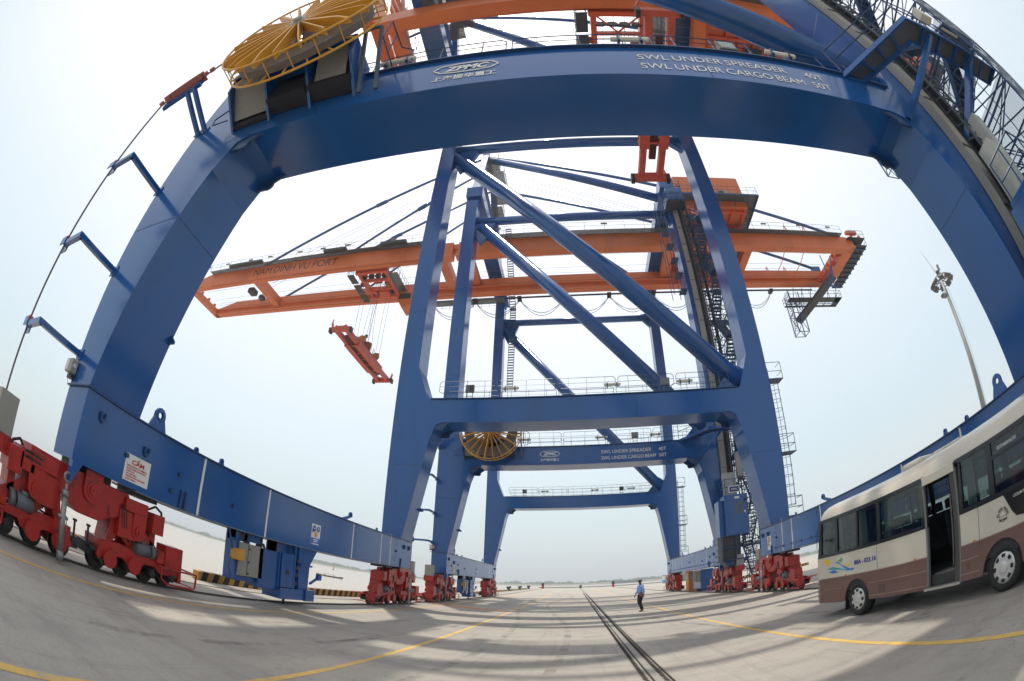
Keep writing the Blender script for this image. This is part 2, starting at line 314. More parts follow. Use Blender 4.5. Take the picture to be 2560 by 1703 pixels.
g = M(); g.quad((-9.1, 29.0, .004), (-3.6, 25.8, .004), (-3.7, 26.9, .004), (-8.9, 30.4, .004)); tag(g.build('rust_stain', mat('rust_orange_stain', (0.45, 0.22, 0.11), 0.8, var=0.25, scale=2)), kind='structure')
TY = mat('tyre_marks', (0.15, 0.14, 0.13), 0.85, var=0.3, scale=2)
def tyre_mark(pts, w=.2):
    for o_ in (-.9, .9):
        g = M(); L2 = [Vector((x, y, .0025)) for x, y in pts]
        for a, b2 in zip(L2[:-1], L2[1:]):
            d = (b2 - a).normalized(); nrm = Vector((-d.y, d.x, 0)); g.quad(a + nrm * (o_ - w / 2), a + nrm * (o_ + w / 2), b2 + nrm * (o_ + w / 2), b2 + nrm * (o_ - w / 2))
        tag(g._build('tyre_track', TYM), kind='structure')
TYM = bpy.data.materials.new('tyre_track_film'); TYM.use_nodes = True; _t = TYM.node_tree; _b = _t.nodes['Principled BSDF']; _b.inputs['Base Color'].default_value = (0.10, 0.095, 0.09, 1); _b.inputs['Roughness'].default_value = 0.8
_c = N(_t, 'ShaderNodeTexCoord'); _n = N(_t, 'ShaderNodeTexNoise'); _n.inputs['Scale'].default_value = 1.1; _n.inputs['Detail'].default_value = 9; _n.inputs['Roughness'].default_value = 0.75; _t.links.new(_c.outputs['Object'], _n.inputs['Vector']); _m = N(_t, 'ShaderNodeMapRange'); _m.inputs[1].default_value = 0.45; _m.inputs[2].default_value = 0.75; _m.inputs[4].default_value = 0.55; _t.links.new(_n.outputs['Fac'], _m.inputs[0]); _t.links.new(_m.outputs[0], _b.inputs['Alpha'])
tyre_mark([(-2.0 + .9 * math.sin(i * .22), 2 + i * 1.6) for i in range(50)]); tyre_mark([(6.5 - i * .32 + .004 * i * i, 6 + i * 1.5) for i in range(40)]); tyre_mark([(-6.2 + i * .14, 3 + i * 1.4) for i in range(40)])
# far shore: low wooded land in the haze and hills behind
def shore(name, dist, a0, a1, h, dep, col, seed, n=220, jag=0.5):
    r = random.Random(seed); g = M(); vs = []; cur = 0.5
    for i in range(n + 1):
        a = R(a0 + (a1 - a0) * i / n); cur += (r.random() - 0.5) * jag; cur = min(1, max(0.15, cur)); e_ = min(1, i / 12, (n - i) / 12)
        hh = h * (0.35 + 0.65 * cur) * max(0.05, e_) + r.random() * h * 0.15
        for dd, zz in ((0, -4), (dep * .15, hh * .75 - 4), (dep * .5, hh - 4), (dep, -4)):
            vs.append(((dist + dd) * math.sin(a), (dist + dd) * math.cos(a), zz))
    fs = [(i * 4 + j, i * 4 + j + 1, i * 4 + j + 5, i * 4 + j + 4) for i in range(n) for j in range(3)]
    g.add(vs, fs); return tag(g.build(name, mat(name + '_mat', col, 0.9, var=0.4, scale=0.03)), kind='stuff' if 'tree' in name else 'structure')
shore('far_shore_trees', 950, -100, 35, 9.5, 60, (0.05, 0.075, 0.04), 5, 700, 0.6)
shore('mud_bank', 930, -100, 35, 4.0, 25, (0.20, 0.17, 0.12), 8, 120, 0.2)
shore('low_hills', 3300, 8, 42, 26, 400, (0.05, 0.07, 0.05), 11, 60, 0.25)
shore('distant_hills', 2600, -75, -20, 15, 300, (0.05, 0.07, 0.05), 12, 60, 0.3)
# ---------------------------------------------------------------- ship-to-shore cranes
XL, XR, LW, T = -8.69, 9.98, 1.11, 1.59          # inner faces of the two rows of legs, leg width, leg depth
ZS0, ZS1, ZP0, ZP1, ZG0, ZG1 = 2.11, 3.59, 10.05, 11.38, 34.45, 36.38
def leg_outline(side):
    k = 1 if side < 0 else -1; xo = XL - LW if side < 0 else XR + LW; xi = XL if side < 0 else XR
    return [(xo, ZS1), (xi, ZS1), (xi + k * 1.05, 9.0), (xi + k * 1.35, 9.9), (xi + k * 1.75, ZP0), (xi + k * 1.75, ZP0 + .25), (xi + k * 1.1, ZP1), (xi + k * .82, ZP1 + .02), (xi + k * .62, ZP1 + .45), (xi + k * .03, 13.4), (xi + k * .03, 36.4), (xo, 36.4)]
def bogie_proto():
    """one bogie, x across rail centred on 0 (+x is the side seen), y along rail, outward end +y, z from ground"""
    b = M()
    for sx in (-.33, .33):
        b.prism([(-1.15, .42), (-1.0, .75), (-.5, .82), (.2, .72), (.7, .66), (1.3, .62), (1.6, .5), (1.6, .34), (.9, .36), (.7, .5), (.35, .5), (.2, .34), (-.1, .34), (-.35, .5), (-.6, .5), (-.8, .32), (-1.05, .32)], 0, sx - .05, sx + .05)
    b.box(-.3, .3, -.4, -.1, .62, .8); b.box(-.3, .3, .9, 1.1, .4, .62); b.box(-.36, .36, -1.1, -.95, .5, .78)
    b.prism([(-.85, .75), (-.75, 1.3), (-.6, 1.62), (.1, 1.66), (.28, 1.3), (.9, .9), (.9, .72), (.2, .84), (-.1, .74), (-.5, 1.05), (-.66, .78)], 0, -.3, .3)
    b.box(.22, .47, -.62, -.05, .98, 1.6); b.box(-.47, -.22, -.62, -.05, .98, 1.6)
    root = b.build('bogie', RED, bevel=.012)
    p = M()
    for s in (-1, 1):
        p.prism([(.0 + .21 * math.sin(t * PI / 8), 1.22 - .21 * math.cos(t * PI / 8)) for t in range(-4, 5)] + [(.2, 1.75), (-.2, 1.75)], 0, s * .42, s * .5); p.disc((s * .5, 0, 1.22), (1, 0, 0), .13, .08); p.disc((s * .54, 0, 1.22), (1, 0, 0), .05, .06, 10)
    p.build('pivot_plate', RED, root)
    for y in (-.95, -.15, .62, 1.3):
        w = M(); w.disc((0, y, .31), (1, 0, 0), .27, .16, 24); w.disc((0, y, .31), (1, 0, 0), .31, .03, 24); w.disc((0, y, .31), (1, 0, 0), .10, .84, 14)
        w.build('wheel', mat('greasy_wheel', (0.035, 0.03, 0.028), 0.45, metal=0.3, var=0.5, scale=9), root)
    for s in (-1, 1):
        for y in (-.78, -.02): h = M(); h.disc((s * .42, y, .4), (1, 0, 0), .2, .12, 18); h.build('axle_cover', MATS['red_paint'], root)
    m = M(); m.disc((.36, .22, .84), (0, 1, 0), .16, .42, 18); m.disc((.36, .02, .84), (0, 1, 0), .11, .06, 14); m.box(.28, .44, .1, .3, .96, 1.06); m.disc((.36, .55, .84), (0, 1, 0), .17, .12, 14); m.build('drive_motor', mat('motor_grey', (0.12, 0.13, 0.14), 0.5, var=0.2), root, smooth=True)
    m = M(); m.box(.06, .5, .95, 1.55, .55, 1.12); m.box(.02, .42, 1.5, 1.62, .22, .7); m.box(.1, .46, .7, .95, .62, .95); m.build('motor_cover', RED, root, bevel=.02)
    gr = M(); gr.path([(.5, .75, .58), (.56, 1.0, .56), (.56, 2.05, .56), (.56, 2.0, .2), (.56, 1.9, .16), (.56, .95, .18), (.54, .82, .3), (.54, .8, .56)], .028, 7); gr.path([(.56, 2.05, .56), (.1, 2.05, .56), (-.5, 2.05, .56), (-.5, .8, .56)], .024, 6); gr.path([(.56, 2.0, .18), (-.5, 2.0, .18)], .02, 6); gr.build('guard_rail', RED, root)
    b2 = M(); b2.box(-.2, .5, .42, .8, 1.3, 1.78); b2.box(-.3, .3, .5, .7, .9, 1.35); b2.build('brake_box', RED, root, bevel=.015)
    hs = M()
    for q in (0, .07, .14): hs.path([(.35, -.1 + q, 1.55), (.46, .02 + q, 1.3), (.44, .0 + q, 1.0), (.38, .1 + q, .9)], .018, 5)
    hs.path([(.2, .3, 1.75), (.35, .55, 1.95), (.38, .75, 1.85), (.36, .78, 1.6)], .03, 6); hs.path([(.3, -.35, 1.7), (.42, -.3, 1.4), (.42, -.25, .9)], .025, 5); hs.build('hose', BLACK, root)
    d = M(); d.box(-.2, .2, -1.4, -1.15, .35, .6); d.tube((.15, -1.3, .5), (.15, -1.3, .95), .03); d.disc((.15, -1.3, .95), (0, 0, 1), .06, .05, 8); d.box(-.3, .35, -1.32, -1.15, .48, .56); d.build('rail_clamp', DARK, root)
    return root
def equaliser_proto():
    b = M(); b.prism([(-1.75, 1.98), (1.1, 1.98), (1.2, 1.82), (1.55, 1.82), (1.55, 1.56), (1.05, 1.48), (.3, 1.14), (-.3, 1.14), (-1.05, 1.48), (-1.75, 1.56)][::1], 0, -.42, .42)
    b.box(.44, .52, 1.0, 1.7, 1.62, 1.9); b.box(.44, .52, -1.7, -1.0, 1.62, 1.9); b.box(-.5, .5, -2.0, -1.6, 1.45, 1.85)
    root = b.build('equaliser_beam', RED, bevel=.015)
    p = M()
    for s in (-1, 1):
        p.prism([(.25 * math.sin(t * PI / 8), 1.7 - .25 * math.cos(t * PI / 8)) for t in range(-4, 5)] + [(.25, 2.1), (-.25, 2.1)], 0, s * .42, s * .5); p.disc((s * .5, 0, 1.72), (1, 0, 0), .17, .06); p.disc((s * .54, 0, 1.72), (1, 0, 0), .11, .06, 16); p.disc((s * .58, 0, 1.72), (1, 0, 0), .03, .04, 8)
    p.build('pivot_plate', RED, root)
    d = M(); d.box(-.4, .45, 1.25, 2.0, 1.99, 2.109); d.box(-.3, .3, -.6, .6, 1.98, 2.109); d.build('buffer_pad', DARK, root)
    d = M()
    for q in (0, .1): d.path([(.46, -1.2, 1.78 - q), (.5, -1.5, 1.8 - q), (.5, -1.85, 1.82 - q), (.45, -2.0, 1.78 - q)], .03, 6)
    for q in (0, .07, .14): d.path([(.46, .9 + q, 1.7), (.47, .95 + q, 1.45), (.46, 1.0 + q, 1.2)], .02, 5)
    d.build('hydraulic_hose', BLACK, root)
    d = M(); d.path([(.44, .55, 1.5), (.5, .58, 1.2), (.45, .52, .95)], .01, 5); d.build('loose_cable', BLACK, root)
    return root
BOG = EQ = None
def put_proto(o, parent, loc, sc=(1, 1, 1), first=False, label=None):
    c = o if first else copy_tree(o); c.parent = parent; c.location = loc; c.scale = sc
    if label: c['label'] = label
    return c
def lug(b, x, y, z, s=1.0, lean=0, holes=True):
    # lifting eye plate standing on the sill: plate with ring
    pts = [(y - .3 * s, z), (y + .3 * s, z), (y + (.17 + lean) * s, z + .3 * s)] + [(y + lean * s + .17 * s * math.cos(t), z + .36 * s + .17 * s * math.sin(t)) for t in [PI * k / 8 for k in range(0, 9)]] + [(y - (.17 - lean) * s, z + .3 * s)]
    c = Vector((y + lean * s, z + .36 * s)); hr = .07 * s; n = len(pts)
    inner = [(c.x + hr * math.cos(a), c.y + hr * math.sin(a)) for a in [math.atan2(p[1] - c.y, p[0] - c.x) for p in pts]]
    for x_ in (x - .03, x + .03):
        b.add([(x_, *p) for p in pts] + [(x_, *p) for p in inner], [(i, (i + 1) % n, n + (i + 1) % n, n + i) for i in range(n)])
    b.add([(x - .03, *p) for p in pts] + [(x + .03, *p) for p in pts], [(i, (i + 1) % n, n + (i + 1) % n, n + i) for i in range(n)])
    b.ring((x + .035, c.x, c.y), (1, 0, 0), hr * 1.35, hr * .35, 14, 5)
def swl_sign(P_, y):
    for s, x, xe, z in (('SWL UNDER SPREADER', 1.75, 5.30, 10.75), ('SWL UNDER CARGO BEAM', 1.75, 5.60, 10.30)): text(s, .36, (x, y, z), (1, 0, 0), (0, 0, 1), WHITE, P_, 'load_lettering', width=xe - x)
    for s, z in (('40T', 10.75), ('50T', 10.30)): text(s, .36, (5.83, y, z), (1, 0, 0), (0, 0, 1), WHITE, P_, 'load_lettering', width=.55)
    text('ZPMC', .30, (-2.24, y, 10.76), (1, 0, 0), (0, 0, 1), WHITE, P_, 'maker_lettering', width=.94, bold=.012, shear=.25)
    text('上海振华重工', .2, (-2.5, y, 10.36), (1, 0, 0), (0, 0, 1), WHITE, P_, 'maker_lettering', width=1.34, bold=.004)
    b = M(); h = [(-2.52, 10.86), (-2.36, 11.02), (-2.0, 11.07), (-1.62, 11.07), (-1.28, 11.02), (-1.12, 10.86), (-1.28, 10.70), (-1.62, 10.65), (-2.0, 10.65), (-2.36, 10.70)]
    for p, q in zip(h, h[1:] + h[:1]): b.bar((p[0], y - .006, p[1]), (q[0], y - .006, q[1]), .012, .035)
    b.build('maker_emblem', WHITE, P_)
def crane(name, y0, D, label, raised, tx, trolley_label, frame_tag):
    global BOG, EQ
    C = thing(name, (0, y0, 0), label, 'container crane', 'container cranes straddling the quay')
    yc = (D + T) / 2
    # legs, portal beams, sills
    for y in (0, D):
        for side in (-1, 1):
            b = M(); b.prism(leg_outline(side), 1, y, y + T); L_ = b.build('leg', BLUE, C)
            xo = XL - LW if side < 0 else XR + LW; xi = XL if side < 0 else XR
            s = M()
            for z in (7.6, 17.2, 25.5):
                xa, xb = (xo, xi + (1.05 * (z - ZS1) / 5.4 if z < 9 else .03)) if side < 0 else (xi - (1.05 * (z - ZS1) / 5.4 if z < 9 else .03), xo)
                s.box(xa + .01, xb - .01, y - .004, y, z, z + .03)
                xf = xb if side < 0 else xa; s.box(xf - .004, xf + .004, y + .02, y + T - .02, z, z + .03)
            s.build('weld_seam', mat('weld_line', (0.03, 0.085, 0.21), 0.5), L_)
            if side < 0:   # small lug and knee eye
                s = M(); zz = 5.6; s.prism([(XL + .36, zz), (XL + .56, zz - .17), (XL + .58, zz - .24), (XL + .32, zz - .25)], 1, y + T - .08, y + T - .04); s.build('small_lug', BLUED, L_)
        b = M(); x0, x1 = XL + 1.75, XR - 1.75; b.box(x0, x1, y + .003, y + T - .003, ZP0, ZP0 + .25); b.box(XL + 1.1, XR - 1.1, y + .003, y + T - .003, ZP0 + .25, ZP1 - .002); pb = b.build('portal_beam', BLUE, C)
        s = M()
        for x in (-5.2, 3.2): s.box(x, x + .025, y - .002, y + .02, ZP0 + .02, ZP1 - .03)
        s.box(x0 - .8, x1 + .8, y - .09, y + T + .09, ZP1, ZP1 + .04); s.build('top_flange', BLUED, pb)
        s = M()
        for k, xx in ((1, XL + 1.62), (-1, XR - 1.62)):  # knee eye plates under the beam ends
            for yy in (y + .1, y + T - .14):
                s.prism([(xx - k * .5, ZP0 - .35), (xx - k * .42, ZP0 - .42)] + [(xx - k * .0 + .16 * math.cos(a), ZP0 - .28 + .16 * math.sin(a)) for a in [R(-110 + 22 * i) if k > 0 else R(290 - 22 * i) for i in range(7)]] + [(xx + k * .45, ZP0), (xx + k * .4, ZP0 + .12), (xx - k * .3, ZP0 + .1)], 1, yy - .06 if yy < y + .5 else yy, yy if yy < y + .5 else yy + .06)
        s.build('knee_eye_plate', BLUED, pb)
        # handrail along the beam, strip lights and floodlights
        ry = (y + .12, y + T - .12)
        r = M(); h = 1.1
        for yy in ry:
            xs0, xs1 = XL + 1.3, XR - 1.3; nseg = 5; gap = .14; Ls = (xs1 - xs0) / nseg
            for i in range(nseg):
                a, c = xs0 + i * Ls + gap / 2, xs0 + (i + 1) * Ls - gap / 2; z = ZP1
                r.path([(a + .12, yy, z + h), (c - .12, yy, z + h), (c, yy, z + h - .12), (c, yy, z + h * .45), (c - .1, yy, z + h * .38), (a + .1, yy, z + h * .38), (a, yy, z + h * .45), (a, yy, z + h - .12), (a + .12, yy, z + h)], .016, 5)
                r.tube((a, yy, z + h * .72), (c, yy, z + h * .72), .012, 5)
                for q in (.18, .5, .82): xx = a + (c - a) * q; r.bar((xx, yy, z), (xx, yy, z + h), .05, .014, upv=(1, 0, 0))
        r.build('handrail', BLUED, pb)
        for xx in (-3.6, 1.8, 5.7) if y == 0 else (-3.4, 2.0, 6.0):
            l = M(); l.box(xx - .45, xx + .45, y - .02, y + .1, ZP1 + .55, ZP1 + .66); l.box(xx - .42, xx + .42, y, y + .08, ZP1 + .51, ZP1 + .55); o = l.build('strip_light', LAMPW, pb, bevel=.02)
            l = M(); [l.box(xx + q, xx + q + .05, y - .035, y + .15, ZP1 + .42, ZP1 + .70) for q in (-.3, .22)]; l.build('bracket', BLUED, o)
        for xx in ((-5.6, 4.9) if y else (4.2,)):
            l = M(); l.box(xx - .24, xx + .24, y + .02, y + .16, ZP1 + .42, ZP1 + .85); o = l.build('floodlight', mat('floodlight_grey', (0.14, 0.14, 0.13), 0.4), pb, bevel=.02)
            l = M(); l.box(xx - .19, xx + .19, y + .012, y + .02, ZP1 + .47, ZP1 + .80); l.build('lens', GLASSC, o)
            l = M(); [l.bar((xx + q, y + .1, ZP1), (xx + q, y + .1, ZP1 + .42), .03) for q in (-.15, .15)]; l.bar((xx - .15, y + .1, ZP1 + .2), (xx + .15, y + .1, ZP1 + .2), .03); l.build('stand', BLUED, o)
    swl_sign(C, -.004)
    for side in (-1, 1):
        xi = XL if side < 0 else XR; xo = xi + side * LW; xa, xb = min(xi, xo), max(xi, xo); k = -side
        b = M(); b.box(xa, xb, 0, D + T, ZS0, ZS1 - .002); sb = b.build('sill_beam', BLUE, C)
        f = M(); f.box(xa - .07, xb + .07, -.06, D + T + .06, ZS1 - .002, ZS1 + .03); f.build('top_flange', BLUED, sb)
        f = M(); f.box(xa - .02, xb + .02, 1.9, D - .6, ZS0 - .025, ZS0); f.build('bottom_flange', mat('faded_blue', (0.16, 0.2, 0.25), 0.6), sb)
        s = M()
        for yy in (4.04, 7.05, 12.95, D + T - 4.1 + .0, D + T - 2.95 + .0): s.box(*sorted((xi + k * .004, xi)), yy - .04, yy + .04, ZS0 + .0, ZS1 - .01)
        s.build('white_joint_stripe', WHITE, sb)
        s = M()
        for yy in (D + T - 2.2, D - 5.2):
            for zz in [ZS0 + .12 + .16 * i for i in range(9)]: s.disc((xi + k * .012, yy, zz), (1, 0, 0), .018, .03, 6)
        s.build('bolt_row', BLUED, sb)
        s = M(); s.prism([(0, ZS0), (.28, ZS0), (.04, ZS0 - .42), (0, ZS0 - .42)], 0, xi - side * .0 - .2 if side > 0 else xi - .12, xi + .12 if side > 0 else xi + .2 - .12)
        s.build('tie_down_plate', BLUE, sb)
        b = M(); lug(b, xi + side * .1, 2.25, ZS1, 1.05); lug(b, xi + side * .3, 3.9, ZS1 - .02, .45); lug(b, xi + side * .1, 4.75, ZS1, .42); lug(b, xi + side * .1, D - 6.4, ZS1, .8, lean=.9); lug(b, xi + side * .1, D - 1.2, ZS1, .5); lug(b, xi + side * .25, D - 2.6, ZS1, .42)
        b.build('lifting_lug', BLUE, sb)
        b = M()   # hook pads on the inner face
        for yy, zz in ((.55, 3.28), (2.0, 3.1), (D + T - .35, 3.3), (D + T - 1.1, 3.3)):
            b.prism([(yy - .10, zz), (yy - .06, zz + .03), (yy - .035, zz - .09), (yy + .035, zz - .09), (yy + .06, zz + .03), (yy + .10, zz), (yy + .06, zz - .15), (yy, zz - .2), (yy - .06, zz - .15)], 0, *sorted((xi, xi + k * .07)))
        for yy, zz in ((1.45, 2.75), (3.2, 2.9), (3.0, 2.45), (D - .6, 2.9), (5.4, 2.7), (9.8, 2.8)): b.disc((xi + k * .03, yy, zz), (1, 0, 0), .055, .06, 10)
        for yy in (3.35, 3.52, D + .1): b.prism([(yy - .04, ZS0 + .02), (yy + .04, ZS0 + .02), (yy + .03, ZS0 + .45), (yy - .02, ZS0 + .45)], 0, *sorted((xi, xi + k * .05)))
        b.build('hook_pad', BLUED, sb)
        if side > 0:
            b = M(); b.path([(xi + k * .02, .8, 2.2), (xi + k * .03, 1.5, 2.35)] + [(xi + k * .03, yy, 2.38 + .03 * math.sin(yy * 3)) for yy in range(2, int(D) + 1)], .012, 5)
            [b.box(*sorted((xi, xi + k * .04)), yy - .05, yy + .05, 2.33, 2.43) for yy in range(2, int(D) + 1)]; b.build('conduit', BLUED, sb)
        # wheels
        for y, oy in ((T / 2, -1), (D + T / 2, 1)):
            xc = xi + side * .66; first = EQ is None
            if first: EQ = equaliser_proto(); BOG = bogie_proto()
            e0 = put_proto(EQ, C, (xc, y, 0), (k, 1 if oy < 0 else -1, 1), first)
            for j, sy in enumerate((1, -1)): put_proto(BOG, C, (xc, y + sy * 1.5, 0), (k, sy, 1), first and j == 0)
            b = M(); b.box(xc - .28, xc + .3, y + oy * 2.5 - .3, y + oy * 2.5 + .3, 1.5, 1.85); o = b.build('cabinet_plinth', RED, C)
            b = M(); b.box(xc - .25, xc + .28, y + oy * 2.5 - .25, y + oy * 2.5 + .25, 1.85, 2.6); b.box(xc - .255, xc + .285, y + oy * 2.5 - .01, y + oy * 2.5 + .01, 1.87, 2.58); b.build('control_cabinet', GREY, o, bevel=.01)
        # storm tie-down rod at the outer corner of each end
        for y in (-.02, D + T + .02):
            xx = xi + k * .02; b = M(); b.tube((xx, y, .25), (xx, y, 1.4), .068, 12); b.tube((xx, y, 1.4), (xx, y, 1.62), .035, 8); b.disc((xx, y, 1.42), (0, 0, 1), .085, .12, 12); b.tube((xx, y - .01, .06), (xx, y, .27), .085, 12); b.ring((xx, y, 1.74), (1, 0, 0), .09, .03, 12, 6); b.path([(xx + .02, y + .08, 1.0), (xx, y + .14, .6)], .012, 5); b.box(xx - .05, xx + .05, y - .12, y + .12, .92, .98); b.build('tie_down_rod', mat('galvanised_steel', (0.28, 0.29, 0.28), 0.45, metal=0.5, var=0.3, scale=6), C, smooth=True)
    # equipment under the left sill
    y1 = 6.15
    b = M(); b.box(XL - .75, XL - .2, y1, y1 + 1.2, .78, 1.78); cb = b.build('electrical_cabinet', GREY, C, 'beige-grey electrical cabinet hung below the sill', bevel=.012)
    b = M(); b.box(XL - .2, XL - .19, y1 + .42, y1 + .43, .8, 1.76); [b.box(XL - .2, XL - .17, y1 + .46, y1 + .5, z, z + .05) for z in (.85, 1.2, 1.6)]; b.build('door_latch', DARK, cb)
    b = M(); b.box(XL - .3, XL + .0, y1 - .28, y1 + .05, 1.24, 1.57); b.build('yellow_box', YEL, cb, bevel=.015)
    b = M(); b.path([(XL - .25, y1 - .5, 2.1), (XL - .25, y1 - .3, 1.6), (XL - .25, y1 - .02, 1.0)], .03); b.bar((XL - .25, y1 - .4, 1.83), (XL - .25, y1 + .1, 1.83), .05); b.box(XL - .7, XL - .25, y1 - .1, y1 + .05, .62, 2.1); b.box(XL - .8, XL - .3, y1 + .1, y1 + 1.2, .62, .76); b.box(XL - .7, XL - .3, y1 + .3, y1 + 1.1, 1.85, 2.09); b.box(XL - .5, XL - .3, y1 + .5, y1 + .58, 1.76, 1.86); b.build('cabinet_frame', BLUE, C)
    b = M(); b.box(XL - .65, XL - .3, y1 - .1, y1 + .45, 1.8, 2.1); b.path([(XL - .3, y1 + 1.25, 1.9), (XL - .25, y1 + 1.45, 1.5), (XL - .3, y1 + 1.6, 1.2)], .04); b.box(XL - .6, XL - .4, y1 + 1.25, y1 + 1.35, 1.3, 2.09); b.path([(XL - .2, y1 - .35, 1.3), (XL - .2, y1 - .42, 1.0), (XL - .2, y1 - .3, .75)], .012); b.build('cable_bundle', DARK, C)
    y2 = 8.15
    b = M(); b.box(XL - .7, XL - .15, y2, y2 + .06, .55, 2.1); b.box(XL - .7, XL - .2, y2 - 1.0, y2, .5, 1.75); b.box(XL - .75, XL - .3, y2, y2 + 1.0, .5, 2.1); b.box(XL - .2, XL - .1, y2 + .82, y2 + .92, .5, 2.1)
    b.prism([(y2 + 1.1, 2.1), (y2 + 2.35, 2.1), (y2 + 1.9, 1.5), (y2 + 1.85, .6), (y2 + 1.25, .6), (y2 + 1.15, 1.5)], 0, XL - .7, XL - .15); b.box(XL - .8, XL - .05, y2 + .05, y2 + 2.05, .22, .6); b.box(XL - .1, XL + .02, y2 + 1.5, y2 + 2.05, .2, .62)
    b.bar((XL - .1, y2 + 1.9, .85), (XL - .1, y2 + 2.5, 1.12), .07); b.prism([(y2 + 2.35, 1.0), (y2 + 2.6, 1.02), (y2 + 2.62, 1.2), (y2 + 2.4, 1.25)], 0, XL - .16, XL - .04); b.box(XL - .16, XL - .06, y2 + 1.2, y2 + 1.95, 1.45, 1.52)
    st = b.build('anchor_stand', BLUE, C)
    b = M(); b.box(XL - .3, XL - .1, y2 + .1, y2 + .8, .62, 1.78); ab = b.build('anchor_locker', BLUE, st, bevel=.01)
    b = M(); b.box(XL - .1, XL - .095, y2 + .44, y2 + .45, .64, 1.76); [b.box(XL - .1, XL - .08, y2 + q, y2 + q + .07, 1.08, 1.2) for q in (.36, .47)]; b.box(XL - .1, XL - .06, y2 + .1, y2 + .62, .52, .6); b.build('locker_latch', DARK, ab)
    b = M(); [b.disc((XL - .25, y2 + .98 + q * .03, z), (1, 0, 0), .08, .3, 10) for q, z in enumerate((.8, 1.1, 1.35, 1.6))]; b.tube((XL - .4, y2 + .75, .0), (XL - .4, y2 + .75, .25), .05); b.build('anchor_gear', DARK, st)
    # signs on the sills
    def warn(x, k, y, z, w, h):
        b = M(); b.box(*sorted((x, x + k * .012)), y, y + w, z, z + h); s_ = b.build('warning_sign', WHITE, C, 'white warning board with red lettering on the sill')
        dr = (0, 1, 0) if k > 0 else (0, -1, 0); ys = y if k > 0 else y + w; k2 = 1 if k > 0 else -1
        text('CAM', .13, (x + k * .012, ys + k2 * w * .5, z + h - .19), dr, (0, 0, 1), REDT, s_, 'sign_lettering', 'CENTER', width=w * .5, bold=.004); ac = M(); yy_ = ys + k2 * w * .48; zz_ = z + h - .075; ac.bar((x + k * .018, yy_ - k2 * .035, zz_ - .02), (x + k * .018, yy_, zz_), .012); ac.bar((x + k * .018, yy_, zz_), (x + k * .018, yy_ + k2 * .035, zz_ - .02), .012); ac.bar((x + k * .018, yy_ + k2 * .02, zz_ + .008), (x + k * .018, yy_ + k2 * .05, zz_ + .035), .012); ac.build('sign_lettering', REDT, s_)
        for i, (ln, ww) in enumerate((('NGUOI KHONG CO NHIEM VU', .8), ('DUNG, NGOI, DI LAI DUOI', .76), ('GAM CAU', .34), ('VA LAM VIEC', .44), ('TRONG KHU VUC CAU DANG', .78), ('HOAT DONG', .42))): text(ln, .045, (x + k * .012, ys + k2 * w * .08, z + h - .26 - i * .057), dr, (0, 0, 1), REDT, s_, 'sign_lettering', width=w * ww, bold=.0015)
    warn(XL, 1, 1.45, 2.24, .78, .58); warn(XR, -1, D + .1, 2.35, .5, .75)
    b = M(); b.box(XL, XL + .012, 9.7, 10.3, 2.27, 3.04); s_ = b.build('safety_sign', WHITE, C, 'white and blue safety pictogram board')
    b = M(); b.box(XL + .012, XL + .016, 9.7, 10.3, 2.27, 2.54); [b.disc((XL + .015, yy, 2.88), (1, 0, 0), .11, .006, 20) for yy in (9.87, 10.14)]; b.build('blue_panel', SIGNB, s_)
    b = M(); b.disc((XL + .015, 10.0, 2.67), (1, 0, 0), .10, .006, 20); b.build('yellow_symbol', YEL, s_)
    b = M(); [b.box(XL + .018, XL + .021, yy - w / 2, yy + w / 2, z, z + .035) for yy, w, z in ((10, .3, 2.46), (10, .26, 2.40), (10, .48, 2.31), (9.87, .1, 2.86), (10.14, .05, 2.84))]; b.box(XL + .018, XL + .021, 10.12, 10.16, 2.84, 2.95); b.build('white_marks', WHITE, s_)
    # upper tubes, diagonals, pylon
    for y in (T / 2, D + T / 2):
        b = M(); b.tube((XL - .1, y, 33.85), (XR + .1, y, 33.85), .42, 20); b.build('tie_tube', BLUE, C, smooth=True)
        b = M(); b.tube((XL + (.55 if y < 2 else -.1), y, 33.1 if y < 2 else 33.0), (XR + (.02 if y < 2 else -.5), y, 11.9), .58, 24); dg = b.build('diagonal_brace', BLUE, C, smooth=True)
        b = M(); b.prism([(XL, 32.0), (XL + .5, 30.9), (XL + 1.2, 31.6), (XL + 1.9, 33.4), (XL + 1.2, 34.3), (XL, 34.4)], 1, y - .2, y + .2); b.prism([(XR, 34.5), (XR - 1.1, 34.3), (XR - .9, 33.4), (XR, 32.4)], 1, y - .2, y + .2); b.prism([(XR - 2.2, ZP1 + .03), (XR - .1, ZP1 + .03), (XR - .1, 12.6), (XR - .8, 13.1)], 1, y - .3, y + .3); b.build('gusset_plate', BLUE, dg)
    for xa, xb in ((XL - LW - .1, XL + .45), (XR - .35, XR + LW + .1)):
        b = M(); b.box(xa, xb, -.1, D + T + .1, 36.9, 38.3); b.build('top_cross_beam', BLUE, C)
        b = M(); [b.box(xa + .3, xb - .3, y - .5, y + .5, 36.3, 36.9) for y in (T / 2, D + T / 2)]; [b.box(xa + .2, xb - .2, yc + s * 3.6 - .4, yc + s * 3.6 + .4, 36.35, 36.9) for s in (-1, 1)]; b.build('saddle_block', BLUE, C)
    ax, az_ = -10.1, 52.6; yn, yf = yc - 3.1, yc + 3.1
    for y, ya in ((T / 2, yn), (D + T / 2, yf)):
        b = M(); b.bar((-9.3, y, 36.4), (ax, ya, az_), 1.2, .95, upv=(1, 0, 0), w2=.9, h2=.8); b.build('pylon_leg', BLUE, C)
